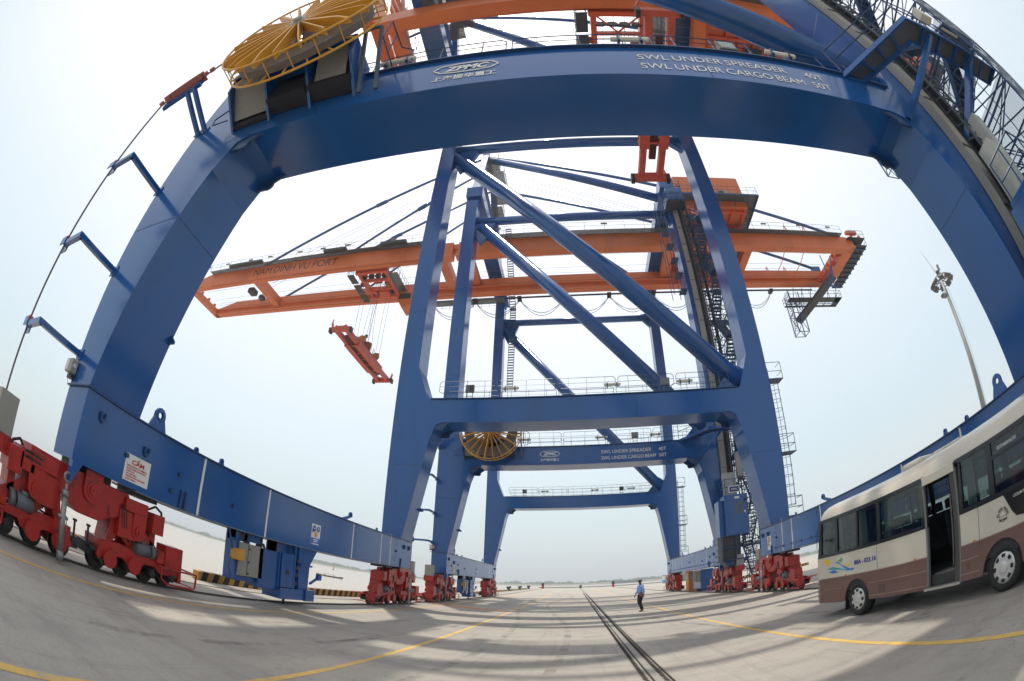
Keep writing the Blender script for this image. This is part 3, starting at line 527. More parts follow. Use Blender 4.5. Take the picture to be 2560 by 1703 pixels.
    b = M(); b.bar((ax, yn - .3, az_), (ax, yf + .3, az_), .9, 1.0); b.bar((ax + .2, yc - 5.2, 46.5), (ax + .2, yc + 5.2, 46.5), .35, .4); b.build('apex_beam', BLUE, C)
    b = M(); b.box(ax - .2, ax + 1.8, yn - .8, yn + 1.3, az_ - 1.6, az_ - 1.5); b.box(ax + .3, ax + 2.4, yn + .4, yf + .4, az_ - 2.8, az_ - 2.7); b.box(ax - .2, ax + 1.6, yf - 1, yf + 1, az_ - 4.6, az_ - 4.5); pf = b.build('pylon_platform', GRATE, C)
    railing(pf, [[(ax - .2, yn - .8, az_ - 1.5), (ax + 1.8, yn - .8, az_ - 1.5), (ax + 1.8, yn + 1.3, az_ - 1.5)], [(ax + 2.4, yn + .4, az_ - 2.7), (ax + 2.4, yf + .4, az_ - 2.7)], [(ax - .2, yf - 1, az_ - 4.5), (ax + 1.6, yf - 1, az_ - 4.5), (ax + 1.6, yf + 1, az_ - 4.5), (ax - .2, yf + 1, az_ - 4.5)]], sp=.8)
    # inclined ladder up the rear pylon
    b = M(); lx = XL + .75; ly = D + .1
    for q in (0, .75) if not raised else (): b.bar((lx + q, ly, 35.5), (ax + 1.6 + q, yf + 2.6, 47.0), .05, .12)
    for i in range(34) if not raised else (): t = i / 33; b.box(lx + (ax + 1.6 - lx) * t, lx + .75 + (ax + 1.6 - lx) * t, ly + (yf + 2.6 - ly) * t - .1, ly + (yf + 2.6 - ly) * t + .1, 35.5 + 11.5 * t, 35.53 + 11.5 * t)
    for q in (0, .7) if not raised else (): b.bar((lx + q, ly - .3, 24.5), (lx + q + .1, ly - .2, 35.5), .05, .1)
    for i in range(32) if not raised else (): t = i / 31; b.box(lx + .1 * t, lx + .7 + .1 * t, ly - .42 + .1 * t, ly - .2 + .1 * t, 24.5 + 11 * t, 24.56 + 11 * t)
    if not raised: b.build('ladder', BLUED, C)
    # boom and girders
    gy = [(yc - 4.05, yc - 3.0, -1), (yc + 3.0, yc + 4.05, 1)]
    hx, hz = -12.3, ZG1 - .3
    bl = 41.2
    fx = lambda x: x
    tilt = R(77) if raised else 0.0
    def bt(p):   # boom coordinates (u outward from the hinge, y, w up) to crane coordinates
        u, y, w = p; c, s = math.cos(tilt), math.sin(tilt); w -= (hz - ZG0)
        return (hx - u * c - w * s * -1 * -1 if False else hx - (u * c - w * s * 1.0) if tilt else hx - u, y, hz + (u * s + w * c) if tilt else hz + w)
    def bquad(b, u0, u1, y0, y1, w0, w1, w0b=None, w1b=None):
        w0b = w0 if w0b is None else w0b; w1b = w1 if w1b is None else w1b
        vs = [bt(p) for p in ((u0, y0, w0), (u1, y0, w0b), (u1, y1, w0b), (u0, y1, w0), (u0, y0, w1), (u1, y0, w1b), (u1, y1, w1b), (u0, y1, w1))]
        b.add(vs, [(0, 3, 2, 1), (4, 5, 6, 7), (0, 1, 5, 4), (1, 2, 6, 5), (2, 3, 7, 6), (3, 0, 4, 7)])
    H = ZG1 - ZG0
    for (ya, yb, s) in gy:
        b = M(); b.box(-11.9, 35.2, ya, yb, ZG0, ZG1); b.prism([(35.2, ZG0), (36.4, ZG0 + .5), (36.4, ZG1 - .3), (35.2, ZG1)], 1, ya, yb)
        yi = yb if s < 0 else ya; b.box(-11.9, 34, *sorted((yi, yi - s * .35)), ZG0 + .55, ZG0 + .75)
        gd = b.build('fixed_girder', ORANGE, C)
        b = M(); b.box(-11.9, 34, *sorted((yi - s * .1, yi - s * .25)), ZG0 + .75, ZG0 + .87); b.build('trolley_rail', RUST, gd)
        b = M(); b.prism([(-11.9, ZG1 - .2), (-12.9, ZG1 - .25), (-12.9, ZG1 - .75), (-11.9, ZG1 - .9)], 1, ya + .1, ya + .3); b.prism([(-11.9, ZG1 - .2), (-12.9, ZG1 - .25), (-12.9, ZG1 - .75), (-11.9, ZG1 - .9)], 1, yb - .3, yb - .1); b.prism([(-11.9, ZG0), (-12.2, ZG0 + .1), (-12.2, ZG0 + .5), (-11.9, ZG0 + .6)], 1, ya, yb); b.build('hinge_fork', ORANGE, gd)
        yo = ya - .75 if s < 0 else yb; yq = ya if s < 0 else yb + .75
        b = M(); b.box(-9, 34.5, yo, yq, ZG1 - .05, ZG1); wk = b.build('walkway', GRATE, gd)
        railing(wk, [[(-9, (yo if s < 0 else yq), ZG1), (34.5, (yo if s < 0 else yq), ZG1)]], sp=2.2)
        b = M()
        for x in (-7.5, -2, 4, 23, 28, 32.5): b.box(x - .35, x + .35, (yo if s < 0 else yq) - .07, (yo if s < 0 else yq) + .07, ZG1 + .75, ZG1 + .88)
        b.build('strip_light', mat('floodlight_grey', (0.14, 0.14, 0.13), 0.4), wk)
        # boom half
        b = M(); bquad(b, .2, bl - 4.2, ya, yb, 0, H); bquad(b, bl - 4.2, bl, ya, yb, 0, .75, None, None)
        bquad(b, bl - 4.2, bl, ya + .002, yb - .002, .75, H, .75, .8)
        bquad(b, 1, bl, *sorted((yi, yi - s * .35)), .55, .75); bm_ = b.build('boom_girder', ORANGE, C)
        b = M(); bquad(b, 1, bl - 1, *sorted((yi - s * .1, yi - s * .25)), .75, .87); bquad(b, 1.5, bl - 5, ya + .3, ya + .36, -.012, 0); b.build('trolley_rail', RUST, bm_)
        b = M(); bquad(b, 3, bl - 4.5, yo, yq, H - .05, H); wk = b.build('boom_walkway', GRATE, bm_)
        r = M(); ye = yo if s < 0 else yq
        for i in range(18):
            u = 3 + i * (bl - 7.5) / 17; r.tube(bt((u, ye, H)), bt((u, ye, H + 1.1)), .02, 5)
        for w in (.55, 1.1): r.tube(bt((3, ye, H + w)), bt((bl - 4.5, ye, H + w)), .018, 5); r.tube(bt((bl - 4.5, ye, H + w)), bt((bl - .3, ye, .8 + w)), .018, 5)
        for i in range(6): u = bl - 4.5 + i * .8; r.tube(bt((u, ye, H - (u - bl + 4.5) * .25)), bt((u, ye, H + 1.1 - (u - bl + 4.5) * .25)), .02, 5)
        r.build('boom_handrail', BLUED, bm_)
        b = M()
        for u in (7, 13, 16.5, 20, 25, 28.5, 33, 37): bquad(b, u, u + .7, ye - .08, ye + .08, H + .72, H + .84)
        b.build('strip_light', MATS['floodlight_grey'], wk)
        b = M()
        for u0, u1 in ((26.2, 32.3), (13.2, 16.3), (5.5, 8.6)) if s < 0 else ((26, 27.5),): bquad(b, u0, u1, ye - .55, ye, H - .25, H + .1)
        b.build('cable_tray', mat('dark_grating', (0.04, 0.045, 0.05), 0.6), wk)
    if not raised:
        text('NAM DINH VU PORT', 1.45, (-40.4, gy[0][0] - .002, ZG0 + .5), (1, 0, 0), (0, 0, 1), BLKT, C, 'port_lettering', width=13.4, shear=.12)
    b = M(); bquad(b, bl - .5, bl + .5, gy[0][0], gy[1][1], 0, .78); b.build('boom_tip_beam', ORANGE, C)
    b = M(); bquad(b, 27.6, 28.6, gy[0][1], gy[1][0], .25, 1.5); b.build('boom_cross_tie', ORANGE, C)
    b = M(); bquad(b, 1.2, 2.2, gy[0][1], gy[1][0], .4, 1.6)
    if raised:
        for q in range(4): b.bar(bt((3 + q * 5, gy[0][1], 1.2)), bt((8 + q * 5, gy[1][0], 1.2)), .4)
    b.build('boom_root_tie', ORANGE, C)
    b = M()
    for q in (2.6, 4.4, 6.0): b.disc(bt((bl - .2, gy[0][1] + q - 1, 1.0)), (0, 1, 0), .35, .12, 14)
    b.build('tip_sheave', RED, C)
    b = M(); bquad(b, 29.5, 30.5, yc - 1.6, yc - .4, -.1, .6); bquad(b, 29.2, 29.9, yc + .4, yc + 1.2, .1, .7); b.build('tip_floodlight', DARK, C)
    for x in (-11.2, 11.4, 21.2, 35.0):
        b = M(); b.box(x - .5, x + .5, gy[0][1], gy[1][0], ZG0 + .9, ZG1 - .05); b.build('girder_cross_tie', ORANGE, C)
    # portals on the girder top carrying ropes (landside)
    b = M()
    for x in (26.2, 29.0):
        for s in (gy[0][0] - .1, gy[1][1] - .2): b.path([(x - .35, s, ZG1), (x, s, ZG1 + 1.3), (x + .35, s, ZG1)], .06, 5)
        b.bar((x - .9, gy[0][1] - .4, ZG1 + .35), (x + 1.6, gy[0][1] - .4, ZG1 + .35), .1)
        b.path([(x - .6, gy[0][1], ZG0 + .1), (x - .6, yc - 1.5, ZG0 - .3), (x, gy[1][0], ZG0 + .3)], .05, 5)
    b.build('rope_support', REDO, C)
    # stays
    for s, ya in ((-1, yn), (1, yf)):
        yg = yc + s * 3.5
        fo = M(); A = Vector((ax, ya, az_)); 
        for u, zt in ((27.5, 0), (14.0, -3.0)):
            P_ = Vector(bt((u, yg, H + .2)))
            if raised: Q = A.lerp(P_, .5) + Vector((-2.5, 0, -2)); fo.tube(A, Q, .16, 10); fo.tube(Q, P_, .16, 10)
            else:
                A2 = A + Vector((0, 0, zt)); fo.tube(A2, P_, .17 if u > 20 else .14, 10); m_ = A2.lerp(P_, .45); dv = (P_ - A2).normalized(); fo.tube(m_ - dv * .8, m_ + dv * .8, .26, 10)
        fo.build('forestay', BLUE, C, smooth=True)
        b = M(); b.tube(A, (34.2, yg, ZG1 + .6), .2, 12); b.build('backstay', BLUE, C, smooth=True)
        b = M(); b.tube(A + Vector((.3, 0, -.6)), (XR + .2, T / 2 + 1.3 if s < 0 else D + T / 2 - 1.3, 37.4), .45, 18); b.build('pylon_brace', BLUE, C, smooth=True)
        b = M(); b.box(33.4, 34.6, yg - .35, yg + .35, ZG1, ZG1 + .9); b.build('stay_bracket', BLUE, C)
    rp = M()
    for q in (-.9, -.5, .4, .8):
        A = Vector((ax, yc + q, az_ - .2)); rp.tube(A, bt((29.5, yc + q * 1.5, H)), .025, 4); rp.tube(A, (14, yc + q, 41), .025, 4)
    for q in (-2.6, -2.1, -1.0, 1.2, 2.2, 2.6):
        rp.tube((33.5, yc + q, ZG1 - .3), (-11, yc + q, ZG1 - .3), .02, 4)
        rp.tube((-11, yc + q, ZG1 - .3), bt((bl - 1, yc + q, H - .6)), .02, 4)
    rp.build('hoist_rope', ROPE, C)
    # festoon cables under the far girder
    b = M(); xs = [-17 + 5.4 * i for i in range(9)] if not raised else [-6 + 5.4 * i for i in range(6)]
    for q, r_, dz in ((0, .035, 3.2), (.25, .022, 2.4), (-.2, .022, 2.9)):
        for xa, xb in zip(xs[:-1], xs[1:]):
            if not raised and xb > 32: continue
            pts = []
            for i in range(13):
                t = i / 12; pts.append((xa + (xb - xa) * t, gy[1][1] + .7 + q, ZG0 - .2 - dz * 4 * t * (1 - t) * .75))
            b.path(pts, r_, 5)
    b.build('festoon_cable', BLACK, C)
    b = M(); [b.box(x - .25, x + .25, gy[1][1] + .3, gy[1][1] + 1.1, ZG0 - .25, ZG0 + .1) for x in xs]; b.bar((xs[0], gy[1][1] + .7, ZG0 + .1), (33, gy[1][1] + .7, ZG0 + .1), .1, .2); b.build('festoon_trolley', DARK, C)
    b = M(); b.box(-17, -8, gy[1][1] + .2, gy[1][1] + 1.4, ZG0 - .1, ZG0 - .02); pf = b.build('festoon_platform', GRATE, C); railing(pf, [[(-17, gy[1][1] + 1.4, ZG0 - .7), (-8, gy[1][1] + 1.4, ZG0 - .7)]], h=.6, sp=1)
    # machinery house
    x0, x1, ya, yb, z0, z1 = 12.3, 20.3, 2.9, D + T - 2.9, 37.2, 42.1
    b = M(); b.box(x0, x1, ya, yb, z0, z1); mh = b.build('machinery_house', ORANGE, C)
    b = M(); [b.box(x0 + .1, x1 - .1, y - .12, y + .12, z0 - .35, z0) for y in (ya + .6, ya + 3.1, yc, yb - 3.1, yb - .6)]; [b.box(x - .1, x + .1, ya + .3, yb - .3, z0 - .25, z0 - .002) for x in (x0 + .3, x0 + 2.0, x0 + 3.2, x0 + 4.6, x0 + 6.1, x1 - .4)]; b.build('underframe', REDO, mh)
    b = M(); rr_ = random.Random(2)
    for (xx, yy, w, h) in ((1.0, 4.6, 1.0, .9), (.7, 6.4, .8, .7), (4.8, 7.3, .5, .25), (3.4, 6.6, .9, .25), (4.6, 6.6, .9, .25), (5.6, 6.6, .5, .25), (6.5, 4.9, .35, .7), (6.5, 7.4, .35, .9), (7.0, 8.0, .5, .5), (6.5, 8.8, .4, .4), (1.5, 9.6, 1.2, .8), (3.8, 9.7, 1.6, .9)): b.box(x0 + xx, x0 + xx + w, ya + yy - 2, ya + yy - 2 + h, z0 - .36, z0 - .33)
    b.build('floor_opening', DARK, mh)
    b = M(); b.box(x0 - .3, x1 + 1.3, ya - 1.2, ya, z0 + .9, z0 + .98); b.box(x1, x1 + 1.3, ya, yb, z0 + .9, z0 + .98); wk = b.build('house_walkway', GRATE, mh)
    b = M(); [b.bar((x, ya - 1.1, z0 + .85), (x, ya, z0 + .1), .08) for x in (x0 + .5, x0 + 2.5, x0 + 4.5, x0 + 6.5, x1)]; b.bar((x0 - .3, ya - 1.2, z0 + .8), (x1 + 1.3, ya - 1.2, z0 + .8), .12, .2); b.bar((x1 + 1.3, ya - 1.2, z0 + .8), (x1 + 1.3, yb, z0 + .8), .12, .2); [b.bar((x1 + 1.2, y, z0 + .85), (x1, y, z0 + .2), .08) for y in (ya + 1, ya + 4, ya + 7, yb - 1)]; b.build('bracket', BLUED, wk)
    railing(wk, [[(x0 - .3, ya - 1.2, z0 + .98), (x1 + 1.3, ya - 1.2, z0 + .98), (x1 + 1.3, yb, z0 + .98)]], sp=1.2)
    for x in (x0 + 2.3, x0 + 4.7): b = M(); b.box(x, x + 1.3, ya - .5, ya, z0 + 1.1, z0 + 2.2); o = b.build('air_conditioner', GREY, mh); b = M(); b.box(x + .1, x + .75, ya - .505, ya - .5, z0 + 1.2, z0 + 2.1); b.build('grille', DARK, o)
    # landside end platforms and maintenance ladder
    yo = gy[1][1]
    b = M(); b.box(36.45, 38.2, gy[0][0] - .6, yo + .5, ZG0 + .22, ZG0 + .28); b.box(35.4, 38.4, gy[0][0] - .6, gy[0][0] + .9, ZG1 - .5, ZG1 - .42); b.box(29, 38, yo + .8, yo + 1.9, ZG0 - 1.1, ZG0 - 1.02); b.box(29, 38, yo + 2.7, yo + 3.1, ZG0 - 1.1, ZG0 - 1.02); b.box(36.9, 38, yo + .8, yo + 3.1, ZG0 - 1.1, ZG0 - 1.02)
    pf = b.build('end_platform', mat('dark_grating', (0.04, 0.045, 0.05), 0.6), C)
    railing(pf, [[(38.2, gy[0][0] - .6, ZG0 + .28), (38.2, yo + .5, ZG0 + .28)], [(36, gy[0][0] - .6, ZG1 - .4), (38.4, gy[0][0] - .6, ZG1 - .4)], [(29, yo + .8, ZG0 - 1), (38, yo + .8, ZG0 - 1), (38, yo + 3.1, ZG0 - 1), (29, yo + 3.1, ZG0 - 1), (29, yo + .8, ZG0 - 1)]], sp=1.1, r=.03)
    b = M(); b.box(34.6, 36.2, gy[0][1] - .2, gy[1][0] + .2, ZG0 + .13, ZG1 - .2); [b.box(x, x + .25, gy[0][0], yo, ZG1 - .3, ZG1 + .5) for x in (36.6, 38.0)]; b.box(36.4, 38.3, gy[0][0], gy[0][0] + .25, ZG1 - .1, ZG1 + .12); b.box(35.8, 37.6, gy[0][0] - .3, gy[0][0] + .2, ZG1 + .5, ZG1 + .9); b.build('end_frame', ORANGE, C)
    b = M(); rr2 = random.Random(9)
    for i in range(26):
        x = 36.5 + rr2.random() * 1.7; y = gy[0][0] + rr2.random() * (yo - gy[0][0]); z = ZG0 + .25; b.bar((x, y, z), (x + rr2.uniform(-.3, .3), y + rr2.uniform(-.6, .6), z + rr2.uniform(.5, 1.3)), .06)
    for i in range(9): y = gy[0][0] + i * (yo - gy[0][0]) / 8; b.bar((36.3, y, ZG0 + .1), (38.2, y, ZG0 + .1), .12, .2); b.box(38.2, 38.5, y, y + .5, ZG0 + .7, ZG0 + .78); b.bar((36.4, y, ZG1 - .3), (38.1, y + .3, ZG0 + .25), .05)
    for x in (29.6, 31, 32.5, 34, 35.5, 37): b.bar((x, yo + .2, ZG0 + .1), (x, yo + 1.0, ZG0 - 1.05), .07); b.bar((x, yo + .8, ZG0 - 1.06), (x, yo + 3.1, ZG0 - 1.06), .08)
    b.path([(29, yo + 2.3, ZG0 - 1.1), (38, yo + 2.3, ZG0 - 1.1)], .04, 5); b.build('platform_framing', BLUED, C)
    for q in (-2.4, -.6, 1.2, 2.6): b = M(); b.disc((34.2, yc + q, ZG0 + .4), (0, 1, 0), .42, .12, 16); b.disc((33.4, yc + q + .2, ZG0 + .3), (0, 1, 0), .3, .1, 14); b.build('return_sheave', REDO, C)
    b = M(); b.bar((34.8, yc + 1.0, ZG0 - .3), (30.6, yo + 3.2, ZG0 - 3.3), 1.5, .35); b.build('end_ramp', MATS['dark_grating'], C)
    b = M(); q = [(29, yo + 1.0), (30.6, yo + 1.0), (30.6, yo + 2.4), (29, yo + 2.4)]; zb = ZG0 - 6.0
    for i, (x, y) in enumerate(q): b.bar((x, y, ZG0), (x, y, zb), .1); x2, y2_ = q[(i + 1) % 4]; [b.bar((x, y, z), (x2, y2_, z), .07) for z in (ZG0 - 1.0, ZG0 - 3.2, zb)]; b.bar((x, y, ZG0 - 1), (x2, y2_, ZG0 - 3.2), .06); b.bar((x, y, zb), (x2, y2_, ZG0 - 3.2), .06)
    for i in range(16): b.ring((29 - .35, yo + 1.0, ZG0 - .3 - i * .36), (0, 0, 1), .3, .018, 10, 4)
    for s in (-.2, .2): b.tube((28.8, yo + 1 + s, ZG0), (28.8, yo + 1 + s, zb), .02, 4)
    b.build('ladder_cage', BLUED, C)
    b = M(); b.bar((31, yc - 2.6, ZG0), (34.2, yc + 1.2, ZG0 - 1.8), .12); b.bar((32.6, yc - 2.6, ZG0), (34.4, yc + 1.2, ZG0 - 1.8), .12); b.bar((33.2, yc + 1.2, ZG0 - 1.8), (35.2, yc + 1.2, ZG0 - 1.8), .14); b.bar((33.3, yc + 1.2, ZG0 - 1.8), (33.8, yc - .6, ZG0), .12); b.build('rope_outrigger', BLUE, C)
    # cable reel
    rc = Vector((-5.78, -1.5, 12.2)); RR = 2.12
    b = M(); b.disc(rc + Vector((0, .1, 0)), (0, 1, 0), .24, .9, 20); b.disc(rc + Vector((0, -.36, 0)), (0, 1, 0), .12, .16, 14); reel = b.build('cable_reel', GREY, C, 'yellow spoked cable reel on its bracket', smooth=True)
    for s in (-.27, .27):
        b = M(); b.ring(rc + Vector((0, s, 0)), (0, 1, 0), RR, .032, 56, 6); b.build('rim', YEL, reel)
        b = M()
        for i in range(22):
            a = 2 * PI * i / 22; d = Vector((math.cos(a), 0, math.sin(a))); (b.prism_pts([rc + d * .26 + Vector((0, -.05, 0)), rc + d * .26 + Vector((0, -.34, 0)), rc + d * (RR * (.97 if i % 2 else .8)) + Vector((0, -.34, 0)), rc + d * RR * .99 + Vector((0, -.27, 0)), rc + d * RR * .99 + Vector((0, -.13, 0))], d.cross(Vector((0, 1, 0))), .035 if i % 4 else .07) if s < 0 else b.bar(rc + d * .3 + Vector((0, s * .8, 0)), rc + d * RR + Vector((0, s, 0)), .07, .035, upv=(0, 1, 0), w2=.035))
        b.build('spoke', YEL, reel)
    b = M()
    for i in range(22): a = 2 * PI * (i + .5) / 22; d = Vector((math.cos(a), 0, math.sin(a))); b.tube(rc + d * RR + Vector((0, -.27, 0)), rc + d * RR + Vector((0, .27, 0)), .015, 5)
    b.build('rim_spacer', YEL, reel)
    b = M(); n = 48; vs = []
    for r_, yy in ((1.2, .05), (1.84, .05), (1.84, .24), (1.2, .24)):
        for i in range(n): a = 2 * PI * i / n; vs.append(rc + Vector((math.cos(a) * r_, yy, math.sin(a) * r_)))
    b.add(vs, [(k * n + i, k * n + (i + 1) % n, ((k + 1) % 4) * n + (i + 1) % n, ((k + 1) % 4) * n + i) for k in range(4) for i in range(n)]); b.build('wound_cable', mat('wound_cable_grey', (0.16, 0.14, 0.12), 0.7, var=0.5, scale=14), reel)
    b = M(); b.box(-6.3, -5.3, -1.0, -.2, 11.8, 12.6); b.box(-6.2, -5.4, -.5, 0, 11.3, 12.3); b.build('reel_gearbox', DARK, C)
    b = M()
    for x in (-7.85, -6.65, -5.45, -4.3): b.prism([(-1.05, 11.62), (-.95, 11.1), (-.003, 10.45), (-.003, 11.62)], 0, x, x + .07)
    b.box(-7.85, -4.23, -1.08, -.02, 11.62, 11.70); b.box(-7.85, -4.23, -1.1, -1.05, 11.5, 11.74); rb = b.build('reel_bracket', BLUE, C)
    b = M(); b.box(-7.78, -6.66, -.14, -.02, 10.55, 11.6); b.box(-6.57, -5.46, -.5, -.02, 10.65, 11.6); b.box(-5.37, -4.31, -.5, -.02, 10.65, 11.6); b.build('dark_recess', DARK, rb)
    b = M(); b.quad((-7.77, -.2, 10.7), (-6.67, -.2, 10.7), (-6.67, -.98, 11.45), (-7.77, -.98, 11.45)); b.build('grille_panel', mat('pale_grille', (0.22, 0.23, 0.22), 0.5, var=0.4, scale=30), rb)
    b = M(); b.quad((-5.2, -.52, 10.75), (-4.4, -.52, 10.75), (-4.4, -.95, 11.5), (-5.2, -.95, 11.5)); b.build('grille_panel', MATS['pale_grille'], rb)
    b = M(); [b.bar((x, -.05, 10.5), (x, -1.0, 12.1), .08) for x in (-4.15, -3.75)]; b.bar((-4.15, -1.0, 12.1), (-3.75, -1.0, 12.1), .08); b.build('side_frame', mat('worn_blue_grey', (0.09, 0.13, 0.17), 0.4), rb)
    b = M(); b.path([(-3.6, 0, ZP1 + .1), (-3.6, -.9, ZP1 + .15), (-3.6, -.95, ZP1 + 1.1), (-3.6, -.1, ZP1 + 1.2), (-3.3, 0, ZP1 + 1.1), (-3.2, 0, ZP1 + .3), (-3.5, 0, ZP1 + .2)], .02, 5); b.path([(-3.6, -.5, ZP1 + .12), (-3.6, -.5, ZP1 + 1.15)], .02, 5); b.path([(-8.0, -.3, 10.75), (-8.5, -.35, 10.7), (-8.6, -.35, 11.0), (-8.2, -.35, 11.25), (-7.9, -.3, 11.2)], .022, 5); b.build('side_handrail', BLUED, C)
    # power cable, its brackets and roller guide on the near left leg
    lx = XL - LW; cx_, cy_ = lx - 1.0, -1.38
    for z in (4.3, 6.43, 8.95):
        b = M(); b.bar((lx + .05, 0, z), (lx + .05, cy_, z), .13); b.bar((lx + .11, cy_, z), (cx_ + .05, cy_, z), .13); b.box(lx - .1, lx + .2, -.03, -.002, z - .12, z + .12); b.box(cx_ - .2, cx_ + .12, cy_ - .09, cy_ - .06, z - .04, z + .16); b.box(cx_ - .2, cx_ + .12, cy_ + .07, cy_ + .1, z - .16, z + .04); o = b.build('cable_bracket', BLUE, C)
        b = M(); b.disc((cx_ - .06, cy_, z + .12), (0, 1, 0), .07, .16, 10); b.box(cx_ - .03, cx_ + .1, cy_ - .06, cy_ + .06, z + .08, z + .2); b.build('roller', REDO, o)
    b = M(); [b.bar((lx + q, 0, 11.3), (lx + q, -1.3, 11.8), .12) for q in (.05, .36)]; b.bar((cx_ + .1, cy_ + .1, 11.6), (lx + .45, cy_ + .1, 12.1), .12, .3); [b.box(lx + q - .12, lx + q + .12, -.04, -.002, 11.2, 11.45) for q in (.05, .36)]; gd = b.build('roller_guide', BLUE, C)
    b = M(); b.bar((cx_ + .15, cy_, 11.75), (lx + .5, cy_, 12.35), .34, .05); b.bar((lx - .1, cy_ + .1, 12.2), (lx + .75, cy_ - .02, 12.5), .03, .2); [b.disc((cx_ + .15 + q, cy_ - .05, 11.7 + q * .45), (0, 1, 0), .09, .12, 10) for q in (-.1, .1, 1.2, 1.4, 1.6)]; b.build('roller_plate', mat('faded_red', (0.42, 0.14, 0.12), 0.5), gd)
    b = M(); b.path([(cx_, cy_, .4), (cx_, cy_, 11.6), (cx_ + .2, cy_, 11.85), (lx + .6, cy_, 12.4), (rc.x - .95, rc.y, rc.z + 1.6)], .028, 7); b.build('power_cable', CABLEP, C)
    b = M(); b.box(lx - .14, lx + .2, -.22, -.02, 3.82, 4.12); fl = b.build('leg_floodlight', mat('floodlight_pale', (0.38, 0.37, 0.33), 0.45), C, bevel=.02)
    b = M(); b.box(lx - .12, lx + .04, -.235, -.22, 3.85, 4.09); b.disc((lx + .21, -.12, 3.98), (1, 0, 0), .045, .02, 12); b.build('lens', WHITE, fl)
    b = M(); b.box(lx - .1, lx + .16, -.12, 0, 3.72, 3.8); b.path([(lx - .1, -.1, 3.84), (lx - .16, -.08, 3.75), (lx - .06, -.05, 3.64)], .008, 4); b.build('mount', DARK, fl)
    # elevator, cable channel and stairs on the landside near leg
    b = M(); b.box(XR + .32, XR + .72, -.32, -.02, 4.0, 34); ch = b.build('cable_channel', CONC_CH, C, 'long grey cable channel up the landside leg')
    b = M(); [b.box(XR + .28, XR + .76, -.36, -.32, z, z + .05) for z in range(5, 34, 2)]; b.build('channel_strap', STEEL, ch)
    b = M()
    ex0, ex1 = XR + .95, XR + 1.6
    for x in (ex0, ex1):
        for y in (-.1, -.62): b.bar((x, y, 3.2), (x, y, 37.5), .07)
    for i in range(58):
        z = 3.4 + i * .58; s = (-1) ** i
        b.bar((ex0, -.62, z), (ex1, -.62, z), .05); b.bar((ex0, -.1, z), (ex1, -.1, z), .05); b.bar((ex0, -.62, z), (ex0, -.1, z + .58 * .5), .035)
        b.bar((ex0 if s > 0 else ex1, -.62, z), (ex1 if s > 0 else ex0, -.62, z + .58), .035)
    b.build('elevator_mast', mat('mast_blue_grey', (0.07, 0.09, 0.12), 0.5, var=0.3), C)
    b = M(); b.box(XR + .76, XR + 1.0, -.3, -.03, 3.2, 36); b.box(XR + 1.1, XR + 1.3, -.07, -.03, 3.2, 36); b.box(ex1 + .05, ex1 + .14, -.4, -.05, 8, 36); b.build('dark_cable_run', mat('black_cable_pack', (0.02, 0.02, 0.022), 0.6, var=0.3), C)
    zc = 3.0 if not raised else 2.9
    b = M(); b.box(XR - .25, XR + 1.45, -2.0, -.7, zc + .95, zc + 3.7); b.box(XR - .6, XR - .25, -1.7, -.72, zc + .9, zc + 3.4); ec = b.build('elevator_cab', BLUE, C, 'dark blue elevator cab at the foot of the landside leg', bevel=.02)
    b = M(); [b.box(XR + x, XR + x + .17, -2.006, -2.0, zc + 2.35, zc + 3.2) for x in (.5, .85)]; b.build('window', mat('dirty_yellow_window', (0.10, 0.11, 0.07), 0.2), ec)
    b = M(); b.box(XR + 1.12, XR + 1.24, -2.008, -2.0, zc + 2.4, zc + 2.54); b.box(XR + .5, XR + .85, -2.006, -2.0, zc + 3.4, zc + 3.55); b.build('notice', WHITE, ec)
    b = M(); b.box(XR + .15, XR + .95, -1.95, -1.9, zc + 3.85, zc + 4.3); sg = b.build('cab_sign', WHITE, ec); b = M(); b.box(XR + .2, XR + .9, -1.956, -1.95, zc + 3.9, zc + 4.25); b.build('sign_face', mat('navy_sign', (0.02, 0.03, 0.16), 0.4), sg); text('ZPMC', .2, (XR + .55, -1.957, zc + 4.0), (1, 0, 0), (0, 0, 1), WHITE, sg, 'sign_lettering', 'CENTER', width=.5)
    railing(ec, [[(XR - .1, -1.9, zc + 3.7), (XR + 1.3, -1.9, zc + 3.7), (XR + 1.3, -.8, zc + 3.7)], [(XR - .1, -.8, zc + 3.7), (XR - .1, -1.9, zc + 3.7)]], sp=.6, r=.025)
    b = M(); b.box(XR + .1, XR + 1.0, -1.2, -.65, zc + 3.7, zc + 5.4); b.build('drive_unit', mat('pale_drive_box', (0.40, 0.41, 0.38), 0.5), ec)
    b = M(); b.box(XR - .5, XR + .7, -1.9, -.7, zc - .75, zc + .9); b.build('cab_undercarriage', DARK, C); b = M()
    for z in (zc - .7, zc + .1, zc + .93): b.path([(XR - .6, -2.0, z), (XR + 1.4, -2.0, z), (XR + 1.4, -.7, z)], .035, 5); b.path([(XR - .6, -2.0, z), (XR - .6, -.7, z)], .035, 5)
    for x, y in ((XR - .6, -2.0), (XR + .4, -2.0), (XR + 1.4, -2.0)): b.tube((x, y, zc - .7), (x, y, zc + .95), .03, 5)
    b.prism([(XR - .5, 2.3), (XR - .1, 1.9), (XR + .9, 1.9), (XR + 1.4, 2.3)], 1, -1.8, -.7)
    b.build('landing_guard', BLUED, C)
    # zig-zag stairs beside the leg
    b = M(); sx0, sx1 = XR + 1.72, XR + 2.4; z = .4; flights = []
    yA, yB = -1.9, .4; up_ = True; k = 0
    while z < 33:
        a, c = (yA, yB) if up_ else (yB, yA); xa = sx0 + (.0 if up_ else .06)
        flights.append((xa, a, c, z, z + 3.0)); z += 3.0; up_ = not up_
